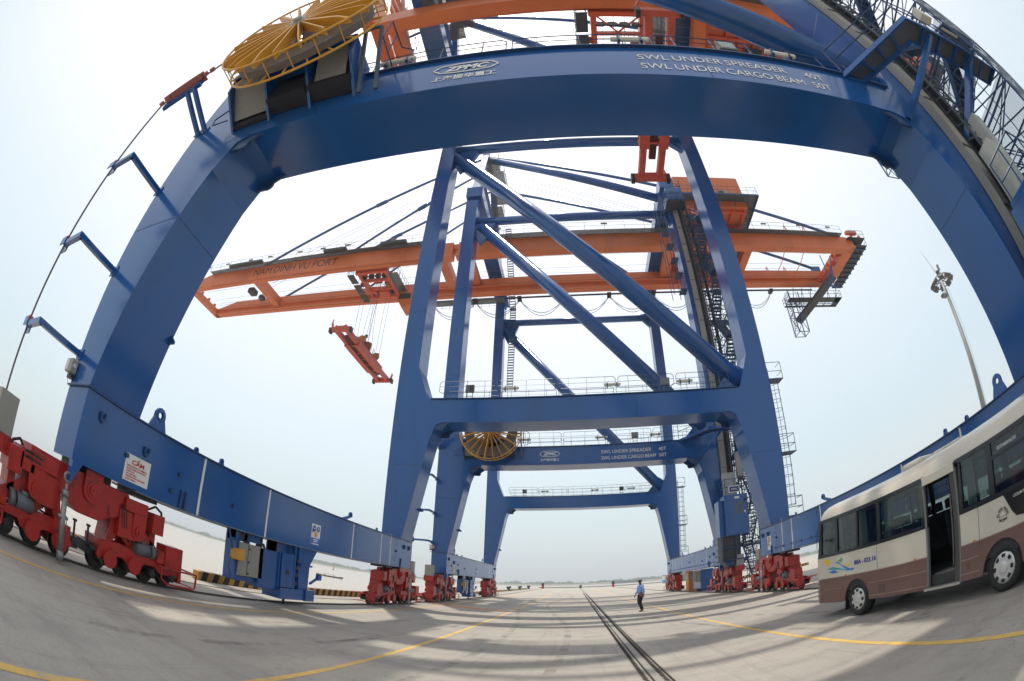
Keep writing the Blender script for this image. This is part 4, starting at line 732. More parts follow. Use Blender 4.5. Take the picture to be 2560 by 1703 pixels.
    for (xa, a, c, za, zb_) in flights:
        for q in (0, .7): b.bar((xa + q, a, za), (xa + q, c, zb_), .05, .18)
        for i in range(13): t = (i + .5) / 13; yy = a + (c - a) * t; zz = za + (zb_ - za) * t; b.box(xa, xa + .7, yy - .12, yy + .12, zz - .03, zz + .03)
        for hh in (.5, 1.0): [b.tube((xa + q, a, za + hh), (xa + q, c, zb_ + hh), .02, 4) for q in (0, .7)]
        ye = c; s = 1 if c > a else -1; b.box(sx0 - .1, sx0 + 1.6, min(ye, ye + s * .8), max(ye, ye + s * .8), zb_ - .05, zb_)
        for x in (sx0 - .1, sx0 + 1.6): b.tube((x, ye + s * .8, zb_), (x, ye + s * .8, zb_ + 1), .025, 4); b.bar((XR + LW if x < sx0 else x, ye, zb_ - .1), (x, ye + s * .8, zb_ - .1), .06)
        for hh in (.5, 1.0): b.tube((sx0 - .1, ye + s * .8, zb_ + hh), (sx0 + 1.6, ye + s * .8, zb_ + hh), .02, 4)
        b.bar((XR + LW - .05, .3, zb_ - .15), (sx0 + 1.6, .5, zb_ - .15), .09, .12)
    b.build('zigzag_stairs', BLUED, C)
    # landing walkway that wraps the elevator at portal-beam level
    b = M(); zt = ZP1 + .06; pt = [(7.35, -.02), (8.98, -2.45), (13.7, -2.45), (13.7, -1.8), (9.4, -1.8), (8.1, -.02)]
    b.prism([(x, y) for x, y in pt], 2, zt - .03, zt); fl = b.build('elevator_landing', GRATE, C)
    b = M()
    ring_ = pt
    for p, q in zip(ring_, ring_[1:] + ring_[:1]): b.bar((*p, zt - .10), (*q, zt - .10), .06, .17)
    for p, q in ((.25, 0), (.5, 0), (.75, 0)): a = Vector((7.35, -.02, zt - .08)).lerp(Vector((8.98, -2.45, zt - .08)), p); c = Vector((8.1, -.02, zt - .08)).lerp(Vector((9.4, -1.8, zt - .08)), p); b.bar(a, c, .06, .12)
    for x in (9.8, 10.6, 11.4, 12.2, 13.0): b.bar((x, -2.45, zt - .08), (x, -1.8, zt - .08), .06, .12)
    b.bar((10.0, -2.3, zt - .2), (8.75, -.02, 9.9), .2, .12, upv=(1, 0, 0)); b.bar((12.0, -2.3, zt - .2), (11.3, -.02, 9.6), .26, .2, upv=(1, 0, 0)); b.build('landing_frame', BLUE, fl)
    r = M()
    for zz in (.55, 1.1): r.path([(7.35, -.1, zt + zz), (8.98, -2.45, zt + zz), (13.7, -2.45, zt + zz)], .022, 5)
    for p in ((7.35, -.1), (8.2, -1.3), (8.98, -2.45), (10.2, -2.45), (11.4, -2.45), (12.6, -2.45), (13.7, -2.45)): r.tube((*p, zt), (*p, zt + 1.1), .022, 5)
    r.build('landing_handrail', BLUED, fl)
    l = M(); l.box(10.3, 10.8, -2.75, -2.45, zt + .6, zt + 1.0); l.box(11.6, 12.5, -2.6, -2.5, zt + .85, zt + 1.0); l.build('landing_lamp', LAMPW, fl, bevel=.02)
    # stair tower posts with mesh panels beyond the leg, junction box
    b = M(); tq = [(XR + 1.85, -2.75), (XR + 3.75, -2.75), (XR + 3.75, 1.25), (XR + 1.85, 1.25)]
    for i, (x, y) in enumerate(tq):
        b.bar((x, y, .4), (x, y, 33.6), .07); x2, y2_ = tq[(i + 1) % 4]
        for j in range(22): z = .5 + j * 1.5; b.bar((x, y, z), (x2, y2_, z), .06); b.bar((x, y, z), (x2, y2_, z + 1.5), .04); b.bar((x2, y2_, z), (x, y, z + 1.5), .035)
        for j in range(11): b.tube((x, y, .5 + j * 3 + 1.0), (x2, y2_, .5 + j * 3 + 1.0), .025, 4)
        for q in (.33, .66): xm, ym = x + (x2 - x) * q, y + (y2_ - y) * q; b.bar((xm, ym, .5), (xm, ym, 33), .03)
    tw = b.build('stair_tower_frame', BLUED, C)
    for z in (4.5, 8.6, 12.2):
        b = M(); x = XR + 3.8; b.quad((x, -2.7, z), (x, 1.2, z), (x, 1.2, z + 2.6), (x, -2.7, z + 2.6)); b.quad((XR + 1.9, -2.8, z), (x, -2.8, z), (x, -2.8, z + 2.6), (XR + 1.9, -2.8, z + 2.6)); b.build('mesh_panel', MESHP, tw)
    b = M(); b.box(XR + 1.3, XR + 1.75, -1.0, -.5, 8.1, 9.9); b.build('lift_junction_box', mat('pale_box', (0.45, 0.46, 0.45), 0.5), C, bevel=.01)
    b = M(); b.box(XR - .35, XR + 1.2, -1.6, -.4, 33.6, 35.2); hb = b.build('elevator_head_house', BLUE, C, bevel=.02); b = M(); b.box(XR - .5, XR + 1.4, -1.7, -.1, 33.3, 33.36); wk = b.build('head_platform', mat('dark_grating', (0.04, 0.045, 0.05), 0.6), C); railing(wk, [[(XR - .5, -.1, 33.36), (XR - .5, -1.7, 33.36), (XR + 1.4, -1.7, 33.36)]], sp=.6, r=.03); b = M(); [b.box(XR - 1.6 + q * .12, XR - .9 + q * .1, -1.2, -.3, 31.5 - q * 1.6, 31.56 - q * 1.6) for q in range(6)]; [b.tube((XR - 1.6 + q, y, 23), (XR - 1.7 + q, y, 33.4), .03, 5) for q in (0, .7) for y in (-1.2, -.3)]; [b.bar((XR - 1.6, -1.2, 24 + q), (XR - .9, -.3, 25 + q), .05) for q in range(0, 9, 2)]; b.build('side_landings', BLUED, C)
    # caged ladders on the outer side of the far landside leg
    b = M(); xo = XR + LW; yy = D + T / 2 - .3
    for s in (0, .4): b.tube((xo + .25, yy + s, 3.6), (xo + .25, yy + s, 12.6), .02, 5)
    for i in range(30): b.tube((xo + .25, yy, 3.7 + i * .3), (xo + .25, yy + .4, 3.7 + i * .3), .012, 4)
    for z in [4.6 + .55 * i for i in range(14)]: b.ring((xo + .55, yy + .2, z), (0, 0, 1), .32, .015, 10, 4)
    for a in (0, 60, -60): b.tube((xo + .55 + .32 * math.cos(R(a)), yy + .2 + .32 * math.sin(R(a)), 4.6), (xo + .55 + .32 * math.cos(R(a)), yy + .2 + .32 * math.sin(R(a)), 12), .015, 4)
    for z in (3.9, 7.4, 11.7): b.box(xo, xo + .95, yy - .5, yy + .2, z, z + .06); [b.path([(xo, yy - .5, z + h), (xo + .95, yy - .5, z + h), (xo + .95, yy + .2, z + h)], .02, 4) for h in (.5, 1.05)]; b.tube((xo + .95, yy - .5, z), (xo + .95, yy - .5, z + 1.05), .02, 4)
    b.build('caged_ladder', BLUED, C)
    return C, gy, yc
C1 = crane('container_crane', 4.37, 18.42, 'nearest blue and orange container crane, its boom raised, framing the whole view', True, 4.6, '', '')
C2 = crane('container_crane', 31.77, 18.79, 'second blue and orange container crane with lowered boom lettered NAM DINH VU PORT', False, -22.7, '', '')
# ---------------------------------------------------------------- trolleys and spreaders
def trolley(x, y0, D, label, nfar=True):
    yc = y0 + (D + T) / 2; t = thing('trolley', (x, yc, 0), label, 'crane trolley', 'trolleys running under the crane girders')
    z = ZG0
    b = M()
    for s in (-1, 1): b.box(-2.1, 2.1, s * 2.55 - .18, s * 2.55 + .18, z - .2, z + .55); b.box(-2.0, -1.2, s * 2.4 - .3, s * 2.4 + .3, z + .5, z + .8); b.box(1.2, 2.0, s * 2.4 - .3, s * 2.4 + .3, z + .5, z + .8)
    for xx in (-1.75, 1.75): b.box(xx - .2, xx + .2, -2.6, 2.6, z - .15, z + .5)
    for yy in (-.8, .9): b.box(-1.6, 1.6, yy - .12, yy + .12, z - .12, z + .3)
    b.bar((-1.6, -2.4, z), (0, -.9, z + .1), .12); b.bar((1.6, -2.4, z), (0, -.9, z + .1), .12)
    b.box(-.5, .9, 1.2, 2.2, z - .3, z + .5); b.box(-1.5, -.8, 1.0, 1.7, z - .25, z + .5)
    fr = b.build('frame', REDO, t)
    b = M()
    for xx in (-2.6, 2.7): b.path([(xx - .35, -2.8, z + .7), (xx + .35, -2.8, z + .7), (xx + .35, -2.8, z - .4), (xx - .35, -2.8, z - .4), (xx - .35, -2.8, z + .7)], .03, 5); b.path([(xx - .35, -2.8, z + .15), (xx + .35, -2.8, z + .15)], .025, 5); b.path([(xx + .35, -2.8, z - .4), (xx + .35, -1.2, z - .4), (xx + .35, -1.2, z + .7), (xx + .35, -2.8, z + .7)], .03, 5)
    b.build('service_cage', BLUED, t)
    b = M(); b.tube((-2.3, -.3, z - .05), (-1.9, -.3, z - .05), .28, 14); b.box(.9, 1.5, -.4, .5, z - .2, z + .4); b.tube((-.6, -.2, z + .1), (.5, -.2, z + .1), .12, 10); b.build('trolley_motor', mat('motor_red_brown', (0.30, 0.05, 0.02), 0.5, var=0.3), t)
    b = M(); [b.bar((xx, -2.5, z + .2), (xx, 2.5, z + .2), .03) for xx in (-1.1, -.3, .5, 1.2)]; [b.bar((-1.7, yy, z + .2), (1.7, yy, z + .2), .03) for yy in (-1.4, -.3, .3, 1.5)]; b.build('floor_bars', DARK, t)
    for xx in (-1.3, -.4, .5, 1.4): b = M(); b.disc((xx, -1.6, z + .1), (0, 1, 0), .42, .14, 18); b.disc((xx, 1.6, z + .1), (0, 1, 0), .42, .14, 18); b.build('sheave', DARK, t)
    for s in (-1, 1):
        for xx in (-1.6, 1.6): b = M(); b.disc((xx, s * 2.85, z + 1.02), (0, 1, 0), .3, .14, 16); b.build('wheel', STEEL, t)
    for yy in (-2.0, 0, 2.0): b = M(); b.box(-3.05, -2.2, yy - .85, yy + .85, z - .5, z - .42); o = b.build('side_platform', MATS['dark_grating'], t); railing(o, [[(-3.05, yy - .85, z - .42), (-3.05, yy + .85, z - .42)]], sp=.8)
    b = M(); b.box(2.2, 3.4, -2.6, 1.2, z - .5, z - .44); o = b.build('rear_platform', GRATE, t); railing(o, [[(2.2, -2.6, z - .44), (3.4, -2.6, z - .44), (3.4, 1.2, z - .44)]], sp=.8)
    b = M(); cy = 2.1; b.prism([(2.3, z - .5), (4.4, z - .5), (4.2, z - 2.6), (3.0, z - 2.75), (2.3, z - 1.6)], 1, cy - 1.0, cy + 1.0); b.box(2.4, 4.2, cy - .8, cy + .8, z - .5, z + .1); cab = b.build('operator_cab', ORANGE, t, bevel=.04)
    b = M(); b.quad((2.29, cy - .85, z - 1.5), (2.29, cy + .85, z - 1.5), (2.29, cy + .85, z - .65), (2.29, cy - .85, z - .65)); b.quad((2.36, cy - .85, z - 1.75), (2.36, cy + .85, z - 1.75), (2.94, cy + .85, z - 2.7), (2.94, cy - .85, z - 2.7)); b.quad((2.5, cy - 1.01, z - 1.6), (4.0, cy - 1.01, z - 1.6), (4.0, cy - 1.01, z - .8), (2.5, cy - 1.01, z - .8)); b.build('cab_window', mat('cab_glass_dark', (0.05, 0.06, 0.06), 0.08), cab)
    b = M(); b.box(4.4, 4.9, cy - 1.3, cy + 1.1, z - 1.3, z - 1.2); b.box(2.6, 4.6, cy + 1.0, cy + 1.4, z - 1.0, z - .6); o = b.build('cab_balcony', MATS['dark_grating'], t); railing(o, [[(4.9, cy - 1.3, z - 1.2), (4.9, cy + 1.1, z - 1.2)]], sp=.6)
    return t, yc
def spreader(x, yc, z, label, ztop):
    t = thing('spreader', (x, yc, z), label, 'container spreader', 'container spreaders hung from the trolleys')
    b = M()
    for s in (-1, 1):
        b.box(s * .62 - .27, s * .62 + .27, -3.2, 3.4, 0, .66); b.box(s * .62 - .31, s * .62 + .31, -3.2, 3.4, -.03, .03); b.box(s * .62 - .31, s * .62 + .31, -3.2, 3.4, .63, .69)
    for yy in (-2.8, -1.2, .2, 1.6, 3.0): b.box(-.33, .33, yy - .08, yy + .08, .08, .54)
    b.build('main_frame', SPRED, t)
    b = M(); b.box(-.22, .22, -4.6, 4.4, .2, .45); b.box(-.3, .3, -2.2, -1.0, .3, .7); b.box(-.3, .3, .9, 2.6, .25, .66); [b.tube((q, -4.5, .15), (q, 4.3, .15), .05, 6) for q in (-.15, .0, .15)]; b._build('hydraulic_pack', mat('dark_red_grease', (0.11, 0.025, 0.018), 0.5, var=0.4), t)
    for s in (-1, 1):
        for e_ in (-1, 1): b = M(); b.box(s * .62 - .2, s * .62 + .2, *sorted((e_ * 3.1, e_ * 5.9)), .08, .55); b.build('telescopic_beam', SPRED, t)
    for e_ in (-1, 1):
        b = M(); b.box(-1.1, 1.1, e_ * 6.0 - .2, e_ * 6.0 + .2, .02, .45); b.prism([(-.75, .45), (.75, .45), (.62, .72), (.35, .6), (-.35, .6), (-.62, .72)], 1, e_ * 6.0 - .15, e_ * 6.0 + .15); eb = b.build('end_beam', SPRED, t)
        for s in (-1, 1):
            b = M(); b.box(s * 1.2 - .12, s * 1.2 + .12, e_ * 6.0 - .25, e_ * 6.0 + .25, -.12, .4); b.disc((s * 1.2, e_ * 6.0, -.16), (0, 0, 1), .05, .12, 8); b.build('corner_block', DARK, eb)
        s = -1 if e_ < 0 else 1
        b = M(); b.bar((s * 1.0, e_ * 6.0, .4), (s * 1.12, e_ * 6.1, 1.0), .12, .2); b.bar((s * 1.12, e_ * 6.1, 1.0), (s * .95, e_ * 6.3, 1.25), .1, .22); b.build('flipper_arm', SPRED, eb)
        b = M()
        for i in range(12): xx = -.95 + i * .15; b.bar((xx, e_ * 6.0 + (-.21 if e_ < 0 else .21), .1), (xx + .1, e_ * 6.0 + (-.21 if e_ < 0 else .21), .36), .03, .012)
        b.build('stripe', YEL, eb)
    b = M(); b.box(-.35, .35, -2.2, 2.2, .75, 1.1); b.box(-.55, .55, -2.1, -1.6, .62, .8); b.box(-.55, .55, 1.6, 2.1, .62, .8)
    for yy in (-2.0, 2.0): b.prism([(-.75, 1.0), (.75, 1.0), (.95, 1.3), (.85, 1.75), (.3, 1.8), (.15, 1.65), (-.15, 1.65), (-.3, 1.8), (-.85, 1.75), (-.95, 1.3)], 1, yy - .12, yy + .12)
    b.build('headblock', mat('ochre_headblock', (0.42, 0.17, 0.035), 0.5, var=0.2, dirt=(0.15, 0.07, 0.03)), t)
    for yy in (-2.0, 2.0):
        for s in (-1, 1): b = M(); b.disc((s * .55, yy + .2, 1.5), (0, 1, 0), .26, .1, 16); b.build('sheave', DARK, t)
    b = M(); n = 14; b.tube((.2, 0, 1.1), (.2, 0, 1.95), .42, 14, r2=.55); b.build('cable_basket', mat('rust_basket', (0.30, 0.10, 0.04), 0.7), t)
    b = M(); b.path([(.3, -.8, 1.1), (.3, -.8, 2.3)], .04); b.path([(.05, -.8, 1.1), (.3, -.8, 1.9), (.55, -.8, 1.1)], .025); b.disc((.3, -.8, 2.45), (0, 0, 1), .16, .3, 10); [b.path([(.5, yy, 1.1), (.55, yy, 1.9)], .03) for yy in (1.0, 1.3)]; b.build('cable_guide', DARK, t)
    b = M(); [b.tube((s * .55 + q, yy + .2, 1.5), (s * .9 + q, yy * .8, ztop - z), .02, 4) for yy in (-2.0, 2.0) for s in (-1, 1) for q in (-.25, .25)]; b.tube((.2, 0, 1.9), (.3, 0, ztop - z), .03, 5); b.build('hoist_rope', ROPE, t)
    return t
trolley(4.9, 4.37, 18.42, 'orange trolley high above the lettered beam, under the girders of the nearest crane')
spreader(5.75, 4.37 + 10.0, 25.1, 'red spreader hanging end-on behind the near portal beam', ZG0)
trolley(-22.7, 31.77, 18.79, 'orange trolley out on the lowered boom beside the port lettering')
spreader(-22.75, 31.77 + 10.2, 24.3, 'red and ochre spreader hanging in open sky below the boom', ZG0)
# ---------------------------------------------------------------- quay furniture
def kerb(y0, y1, label, n=None):
    t = thing('quay_kerb', (-12.05, y0, 0), label, 'quay kerb', 'striped kerbs along the quay edge'); L = y1 - y0; w = .3; h = .33
    b = M(); b.box(-w / 2, w / 2, 0, L, 0, h); b.build('concrete_block', mat('kerb_yellow', (0.50, 0.27, 0.04), 0.6, var=0.2, scale=4, dirt=(0.2, 0.13, 0.05), dscale=3), t, bevel=.012)
    b = M(); p = .62; k = 0
    while k * p + .3 < L:
        y = k * p + .12; b.prism([(y, .005), (y + .31, .005), (min(L, y + .31 + .14), h + .002), (min(L, y + .14), h + .002)], 0, w / 2, w / 2 + .005); b.box(-w / 2, w / 2, y + .14, min(L, y + .45), h + .001, h + .005); k += 1
    m = b._build('black_stripe', mat('kerb_black', (0.02, 0.02, 0.02), 0.6, var=0.3), t)
    return t
kerb(3.4, 7.4, 'striped kerb seen between the wheels of the nearest left bogies')
kerb(11.9, 27.0, 'long black and yellow striped kerb behind the blue cabinets at left')
kerb(32.0, 47.0, 'black and yellow kerb behind the second crane, farther along the quay edge')
kerb(51.0, 62.0, 'far black and yellow kerb beyond the second crane')
BD = mat('bollard_iron', (0.06, 0.05, 0.045), 0.6, var=0.3)
def bollard(y, label, sc=1):
    b = M(); pr = [(.42, 0), (.42, .06), (.26, .1), (.22, .4), (.3, .5), (.34, .62), (.2, .7)]
    for (r0, z0), (r1, z1) in zip(pr[:-1], pr[1:]): b.tube((0, 0, z0), (0, 0, z1), r0, 16, r2=r1)
    b.disc((.12, 0, .58), (1, 0, .25), .16, .5, 12); o = b._build('mooring_bollard', BD, None, None, True); o.location = (-12.5, y, 0); o.scale = (sc,) * 3
    tag(o, label, 'bollard', 'mooring bollards on the quay edge')
for y, l in ((72, 'nearest mooring bollard past the second crane'), (90, 'second mooring bollard past the second crane'), (108, 'third mooring bollard, two before the far left buffer'), (128, 'farthest mooring bollard beside the far left buffer')): bollard(y, l, 1.3)
for i, (y, l) in enumerate(((76, 'low yellow edge beam after the nearest bollard'), (93, 'low yellow edge beam after the second bollard'), (112, 'low yellow edge beam near the quay end'))):
    b = M(); b.box(-.15, .15, 0, 12, 0, .35); b.box(-.17, .17, 3, 3.3, 0, .36); o = b._build('edge_beam', mat('edge_beam_ochre', (0.30, 0.22, 0.10), 0.7, var=0.3)); o.location = (-12.4, y, 0); tag(o, l, 'edge beam', 'low beams on the far quay edge')
def buffer(x, y, red, label, h=1.35):
    t = thing('rail_buffer', (x, y, 0), label, 'rail buffer', 'rail end buffers')
    b = M(); b.prism([(-.5, 0), (.7, 0), (.2, h), (-.25, h)], 0, -.3, .3); b.build('post', RED if red else DARK, t); b = M(); b.box(-.34, .34, -.35, -.2, h * .55, h + .1); b.disc((0, -.45, h * .75), (0, 1, 0), .16, .3, 12); b.build('pad', DARK, t)
buffer(-9.35, 137.5, True, 'red buffer at the far end of the waterside rail', 1.6)
buffer(1.27, 137.2, False, 'small dark stop at the far end of the centre track', .8)
buffer(10.53, 137.5, True, 'red buffer at the far end of the landside rail', 1.6)
b = M(); b.box(-12, 60, -.15, .15, 0, .28); o = b._build('end_kerb', mat('kerb_grey', (0.28, 0.26, 0.23), 0.8, var=0.3)); o.location = (0, 156.5, 0); tag(o, 'low concrete kerb closing off the far end of the quay', 'kerb')
t = thing('site_kiosk', (25.0, 131, 0), 'small pale blue and white kiosk at the far right end of the quay', 'kiosk')
b = M(); b.box(-1.3, 1.0, -1, 1, 0, 1.0); b.build('lower_panel', mat('kiosk_blue', (0.15, 0.38, 0.6), 0.5), t); b = M(); b.box(-1.3, 1.0, -1, 1, 1.0, 2.2); b.build('upper_panel', WHITE, t); b = M(); b.box(-.7, .1, -1.03, -.99, 1.05, 1.9); b.build('window', MATS['motor_grey'], t); b = M(); b.box(-1.5, 1.2, -1.2, 1.2, 2.2, 2.35); b.build('roof', GREY, t)
t = thing('storage_container', (28.6, 131, 0), 'grey container standing beside the far kiosk', 'container')
b = M(); b.box(-1.2, 1.2, -3, 3, 0, 2.6); [b.box(-1.22 + .2 * i, -1.12 + .2 * i, -3.03, -3.0, .1, 2.5) for i in range(12)]; b.build('body', GREY, t)
# orange guard box and cabinet under the right sill of the second crane
t = thing('guard_box', (11.3, 45.6, 0), 'orange guard box under the right sill of the second crane', 'guard box')
b = M(); b.box(-.62, .62, -.6, .6, 0, 2.05); b.build('cabin', mat('guard_orange', (0.60, 0.22, 0.04), 0.5, var=0.1), t, bevel=.02)
b = M(); b.box(-.64, -.62, -.35, .3, 1.1, 1.8); b.box(-.4, .4, -.62, -.6, 1.1, 1.75); b.build('window', mat('pale_window', (0.3, 0.32, 0.3), 0.15), t)
t = thing('power_cabinet', (11.5, 42.6, 0), 'blue cabinet with grey doors hung behind the orange guard box', 'power cabinet')
b = M(); b.box(-.6, .6, -1.4, 1.3, .25, 2.05); b.box(-.4, .4, -1.2, -.9, 0, .25); b.box(-.4, .4, .8, 1.1, 0, .25); b.build('body', BLUE, t); b = M(); [b.box(-.63, -.6, y_, y_ + 1.0, .9, 1.9) for y_ in (-1.2, -.05)]; b.build('door', mat('cabinet_olive', (0.12, 0.12, 0.10), 0.5), t)
# ladder stubs and trucks behind: yellow-black low barrier
t = thing('striped_barrier', (24, 62, 0), 'low yellow and black barrier seen between the right-hand bogies', 'barrier')
b = M(); b.box(-9, 9, -.15, .15, 0, .4); b.build('rail', mat('kerb_yellow', (0.5, 0.27, 0.04)), t); b = M(); [b.box(x / 2 - .12, x / 2 + .12, -.16, .16, .02, .41) for x in range(-17, 18)]; b.build('black_stripe', MATS['kerb_black'], t)
# high-mast light
t = thing('light_mast', (48.0, 35.0, 0), 'tall grey high-mast floodlight beyond the right-hand crane leg', 'light mast')
b = M(); b.tube((0, 0, 0), (0, 0, 28.6), .52, 12, r2=.22); b.build('pole', mat('mast_galvanised', (0.30, 0.31, 0.30), 0.5, metal=0.3, var=0.1), t, smooth=True)
b = M(); b.ring((0, 0, 27.6), (0, 0, 1), 1.45, .09, 24, 6); b.ring((0, 0, 28.3), (0, 0, 1), 1.2, .07, 24, 6); [b.bar((0, 0, 28.2), (1.45 * math.cos(R(a)), 1.45 * math.sin(R(a)), 27.6), .1) for a in range(0, 360, 60)]; b.tube((0, 0, 28.6), (0, 0, 29.4), .3, 10); b._build('head_ring', mat('mast_head_dark', (0.10, 0.10, 0.095), 0.5), t)
for a in range(0, 360, 45):
    c, s_ = math.cos(R(a)), math.sin(R(a)); b = M(); b.bar((1.3 * c, 1.3 * s_, 28.0), (1.9 * c, 1.9 * s_, 27.5), .7, .5); b.build('floodlight', MATS['mast_head_dark'], t)
b = M(); b.bar((-1.2, -.3, 26.9), (-1.2, -.3, 25.7), .06); b.box(-1.7, -.7, -.6, 0, 25.3, 25.7); b._build('hung_floodlight', MATS['floodlight_grey'], t)
b = M(); b.tube((-.4, 0, 29), (-1.7, 0, 32.4), .05, 5, r2=.02); b.tube((.6, 0, 28.8), (.7, 0, 30.4), .05, 5); b.tube((.68, 0, 29.6), (.68, 0, 30.4), .2, 8); b.build('antenna', GREY, t)
b = M(); b.tube((.9, 0, 27.4), (.85, 0, 1), .02, 4); b.build('cable', ROPE, t)
# boats
def boat(x, y, L, label, rz, h=1.0, cabin=True, name='fishing_boat', col=(0.08, 0.09, 0.08)):
    t = thing(name, (x, y, -3.55), label, 'boat' if L < 20 else 'ship', 'craft on the river', rz); w = L * .16; b = M()
    st = [(-.5, .55, .35), (-.35, .8, .1), (0, 1, 0), (.3, .8, .12), (.5, .06, .6)]; vs = []
    for u, ww, sh in st: vs += [(u * L, -w / 2 * ww, h * (1 + sh)), (u * L, -w / 2 * ww * .6, 0), (u * L, w / 2 * ww * .6, 0), (u * L, w / 2 * ww, h * (1 + sh))]
    b.add(vs, [(i * 4 + j, i * 4 + (j + 1) % 4, i * 4 + 4 + (j + 1) % 4, i * 4 + 4 + j) for i in range(4) for j in range(4)] + [(0, 1, 2, 3), (19, 18, 17, 16)]); b.build('hull', mat(name + '_hull', col, 0.6), t)
    b = M()
    if L < 20: b.box(-L * .22, L * .18, -w * .35, w * .35, h * 2.0, h * 2.15); [b.box(xx - .05, xx + .05, -.05 + s * w * .3, .05 + s * w * .3, h, h * 2.1) for xx in (-L * .2, L * .15) for s in (-1, 1)]; b.build('canopy', mat('boat_canopy', (0.12, 0.11, 0.09), 0.8), t)
    else: b.box(-L * .45, -L * .30, -w * .3, w * .3, h, h * 1.7); b._build('deckhouse', GREY, t)
    return t
boat(-90, 162, 10.5, 'small dark fishing boat on the brown water beside the left crane legs', R(20), .55)
boat(95, 900, 60, 'low grey barge on the horizon left of the guard', R(8), 5, name='river_barge', col=(0.06, 0.07, 0.08))
boat(210, 880, 75, 'longer grey barge on the horizon right of the guard', R(5), 5.5, name='river_barge', col=(0.07, 0.08, 0.08))
boat(-330, 760, 22, 'tiny dark vessel near the far shore at left', R(80), 2, name='river_vessel')
b = M(); b.disc((0, 0, .3), (0, 0, 1), 1.2, .8, 14); b.tube((0, 0, .6), (0, 0, 4.2), .5, 8, r2=.15); b.disc((0, 0, 4.4), (0, 0, 1), .4, .5, 8); o = b._build('channel_buoy', mat('buoy_red', (0.35, 0.08, 0.05), 0.5)); o.location = (-224, 410, -3.6); tag(o, 'small red channel buoy on the water above the fishing boat', 'buoy')
# ---------------------------------------------------------------- minibus
bus = thing('minibus', (5.9, 8.67, 0), 'cream and brown minibus with its side door open, parked at the right', 'minibus', rz=math.atan2(-.9976, .07))
BW = 2.04
def yin(z):   # how far the side leans inwards at a height
    pts = [(.36, .03), (.5, .0), (1.5, .0), (2.40, .06), (2.52, .10), (2.62, .17), (2.70, .30), (2.76, .52), (2.79, .8), (2.80, 1.019)]
    for (a, p), (c, q) in zip(pts[:-1], pts[1:]):
        if z <= c: return p + (q - p) * (z - a) / (c - a)
    return 1.019
S0, S1 = -1.91, 5.75
def outline(z, pts_side):
    off = yin(z); rr_, rf = .32, .5; rake = max(0, z - 1.5) * .12; rakef = max(0, z - 1.2) * .22; out = []
    x0 = S0 + rake + off * .35; x1 = S1 - rakef - off * .4; y0 = off; y1 = BW - off; r0 = min(rr_, (y1 - y0) / 2); r1 = min(rf, (y1 - y0) / 2)
    sid = [max(x0 + r0, min(x1 - r1, s)) for s in pts_side]
    out += [(s, y0) for s in sid]
    out += [(x1 - r1 + r1 * math.sin(a), y0 + r1 - r1 * math.cos(a)) for a in [R(q) for q in (22.5, 45, 67.5, 90)]]
    out += [(x1 - r1 + r1 * math.cos(a), y1 - r1 + r1 * math.sin(a)) for a in [R(q) for q in (0, 22.5, 45, 67.5)]]
    out += [(s, y1) for s in sid[::-1]]
    out += [(x0 + r0 - r0 * math.sin(a), y1 - r0 + r0 * math.cos(a)) for a in [R(q) for q in (22.5, 45, 67.5, 90)]]
    out += [(x0 + r0 - r0 * math.cos(a), y0 + r0 - r0 * math.sin(a)) for a in [R(q) for q in (0, 22.5, 45, 67.5)]]
    return out
side = [-1.54, 2.30, 3.20, 5.0]; ns = len(side)
def loft(zs, skip, name, m, smooth=True):
    rings = [[(x, y, z) for x, y in outline(z, side)] for z in zs]; n = len(rings[0]); vs = [p for r in rings for p in r]; fs = []
    for k in range(len(zs) - 1):
        for i in range(n):
            if skip(i, k, n): continue
            fs.append((k * n + i, k * n + (i + 1) % n, (k + 1) * n + (i + 1) % n, (k + 1) * n + i))
    b = M(); b.add(vs, fs); return b, rings
right_side = lambda i: i < ns - 1
left_side = lambda i, n: ns + 8 <= i < ns + 8 + ns - 1
b, _ = loft([.97, 1.2, 1.5], lambda i, k, n: (i == 1), '', None); lower = b.build('body', CREAM, bus, None, False)
b, rg = loft([2.40, 2.46, 2.52, 2.58, 2.62, 2.66, 2.70, 2.735, 2.76, 2.78, 2.79, 2.80], lambda i, k, n: False, '', None); b._build('roof', CREAM, bus, None, True)
def arch(sc, r=.47, n=10): return [(sc + r * math.cos(PI * (1 - i / n)), .40 + r * math.sin(PI * (1 - i / n))) for i in range(n + 1)]
for yy, t2 in ((0.0, .04), (BW - .04, .04)):
    b = M()
    b.prism([(-1.54, .38), (-.60, .37)] + [p for p in arch(-.06)] + [(.42, .37), (2.28, .38), (2.28, .968), (-1.54, .968)], 1, yy, yy + t2)
    if yy > 1: b.prism([(2.28, .38), (3.2, .38), (3.2, .968), (2.28, .968)], 1, yy, yy + t2)
    b.prism([(3.2, .38), (3.68, .38)] + [p for p in arch(4.2)] + [(4.7, .38), (5.0, .38), (5.0, .968), (3.2, .968)], 1, yy, yy + t2); b.build('side_skirt', BROWN, bus)
for lo_, hi_ in ((ns - 1, ns + 8), (-9, 0)):
    b, _ = loft([.36, .5, .968], lambda i, k, n: not ((lo_ <= i < hi_) if lo_ > 0 else i >= n - 9), '', None); b._build('bumper', BROWN, bus, None, True)
b = M(); [b.box(a, c, -.012, -.001, z, z + .02) for a, c, z in ((-1.4, -.65, .70), (.42, 2.28, .72), (.42, 2.28, .44), (3.2, 3.65, .72), (3.2, 3.65, .48), (4.75, 5.0, .72))]; b.box(-1.54, 2.3, -.008, 0, .965, .985); b.box(3.2, 5.0, -.008, 0, .965, .985); b.build('side_moulding', mat('moulding_tan', (0.26, 0.18, 0.15), 0.3), bus)
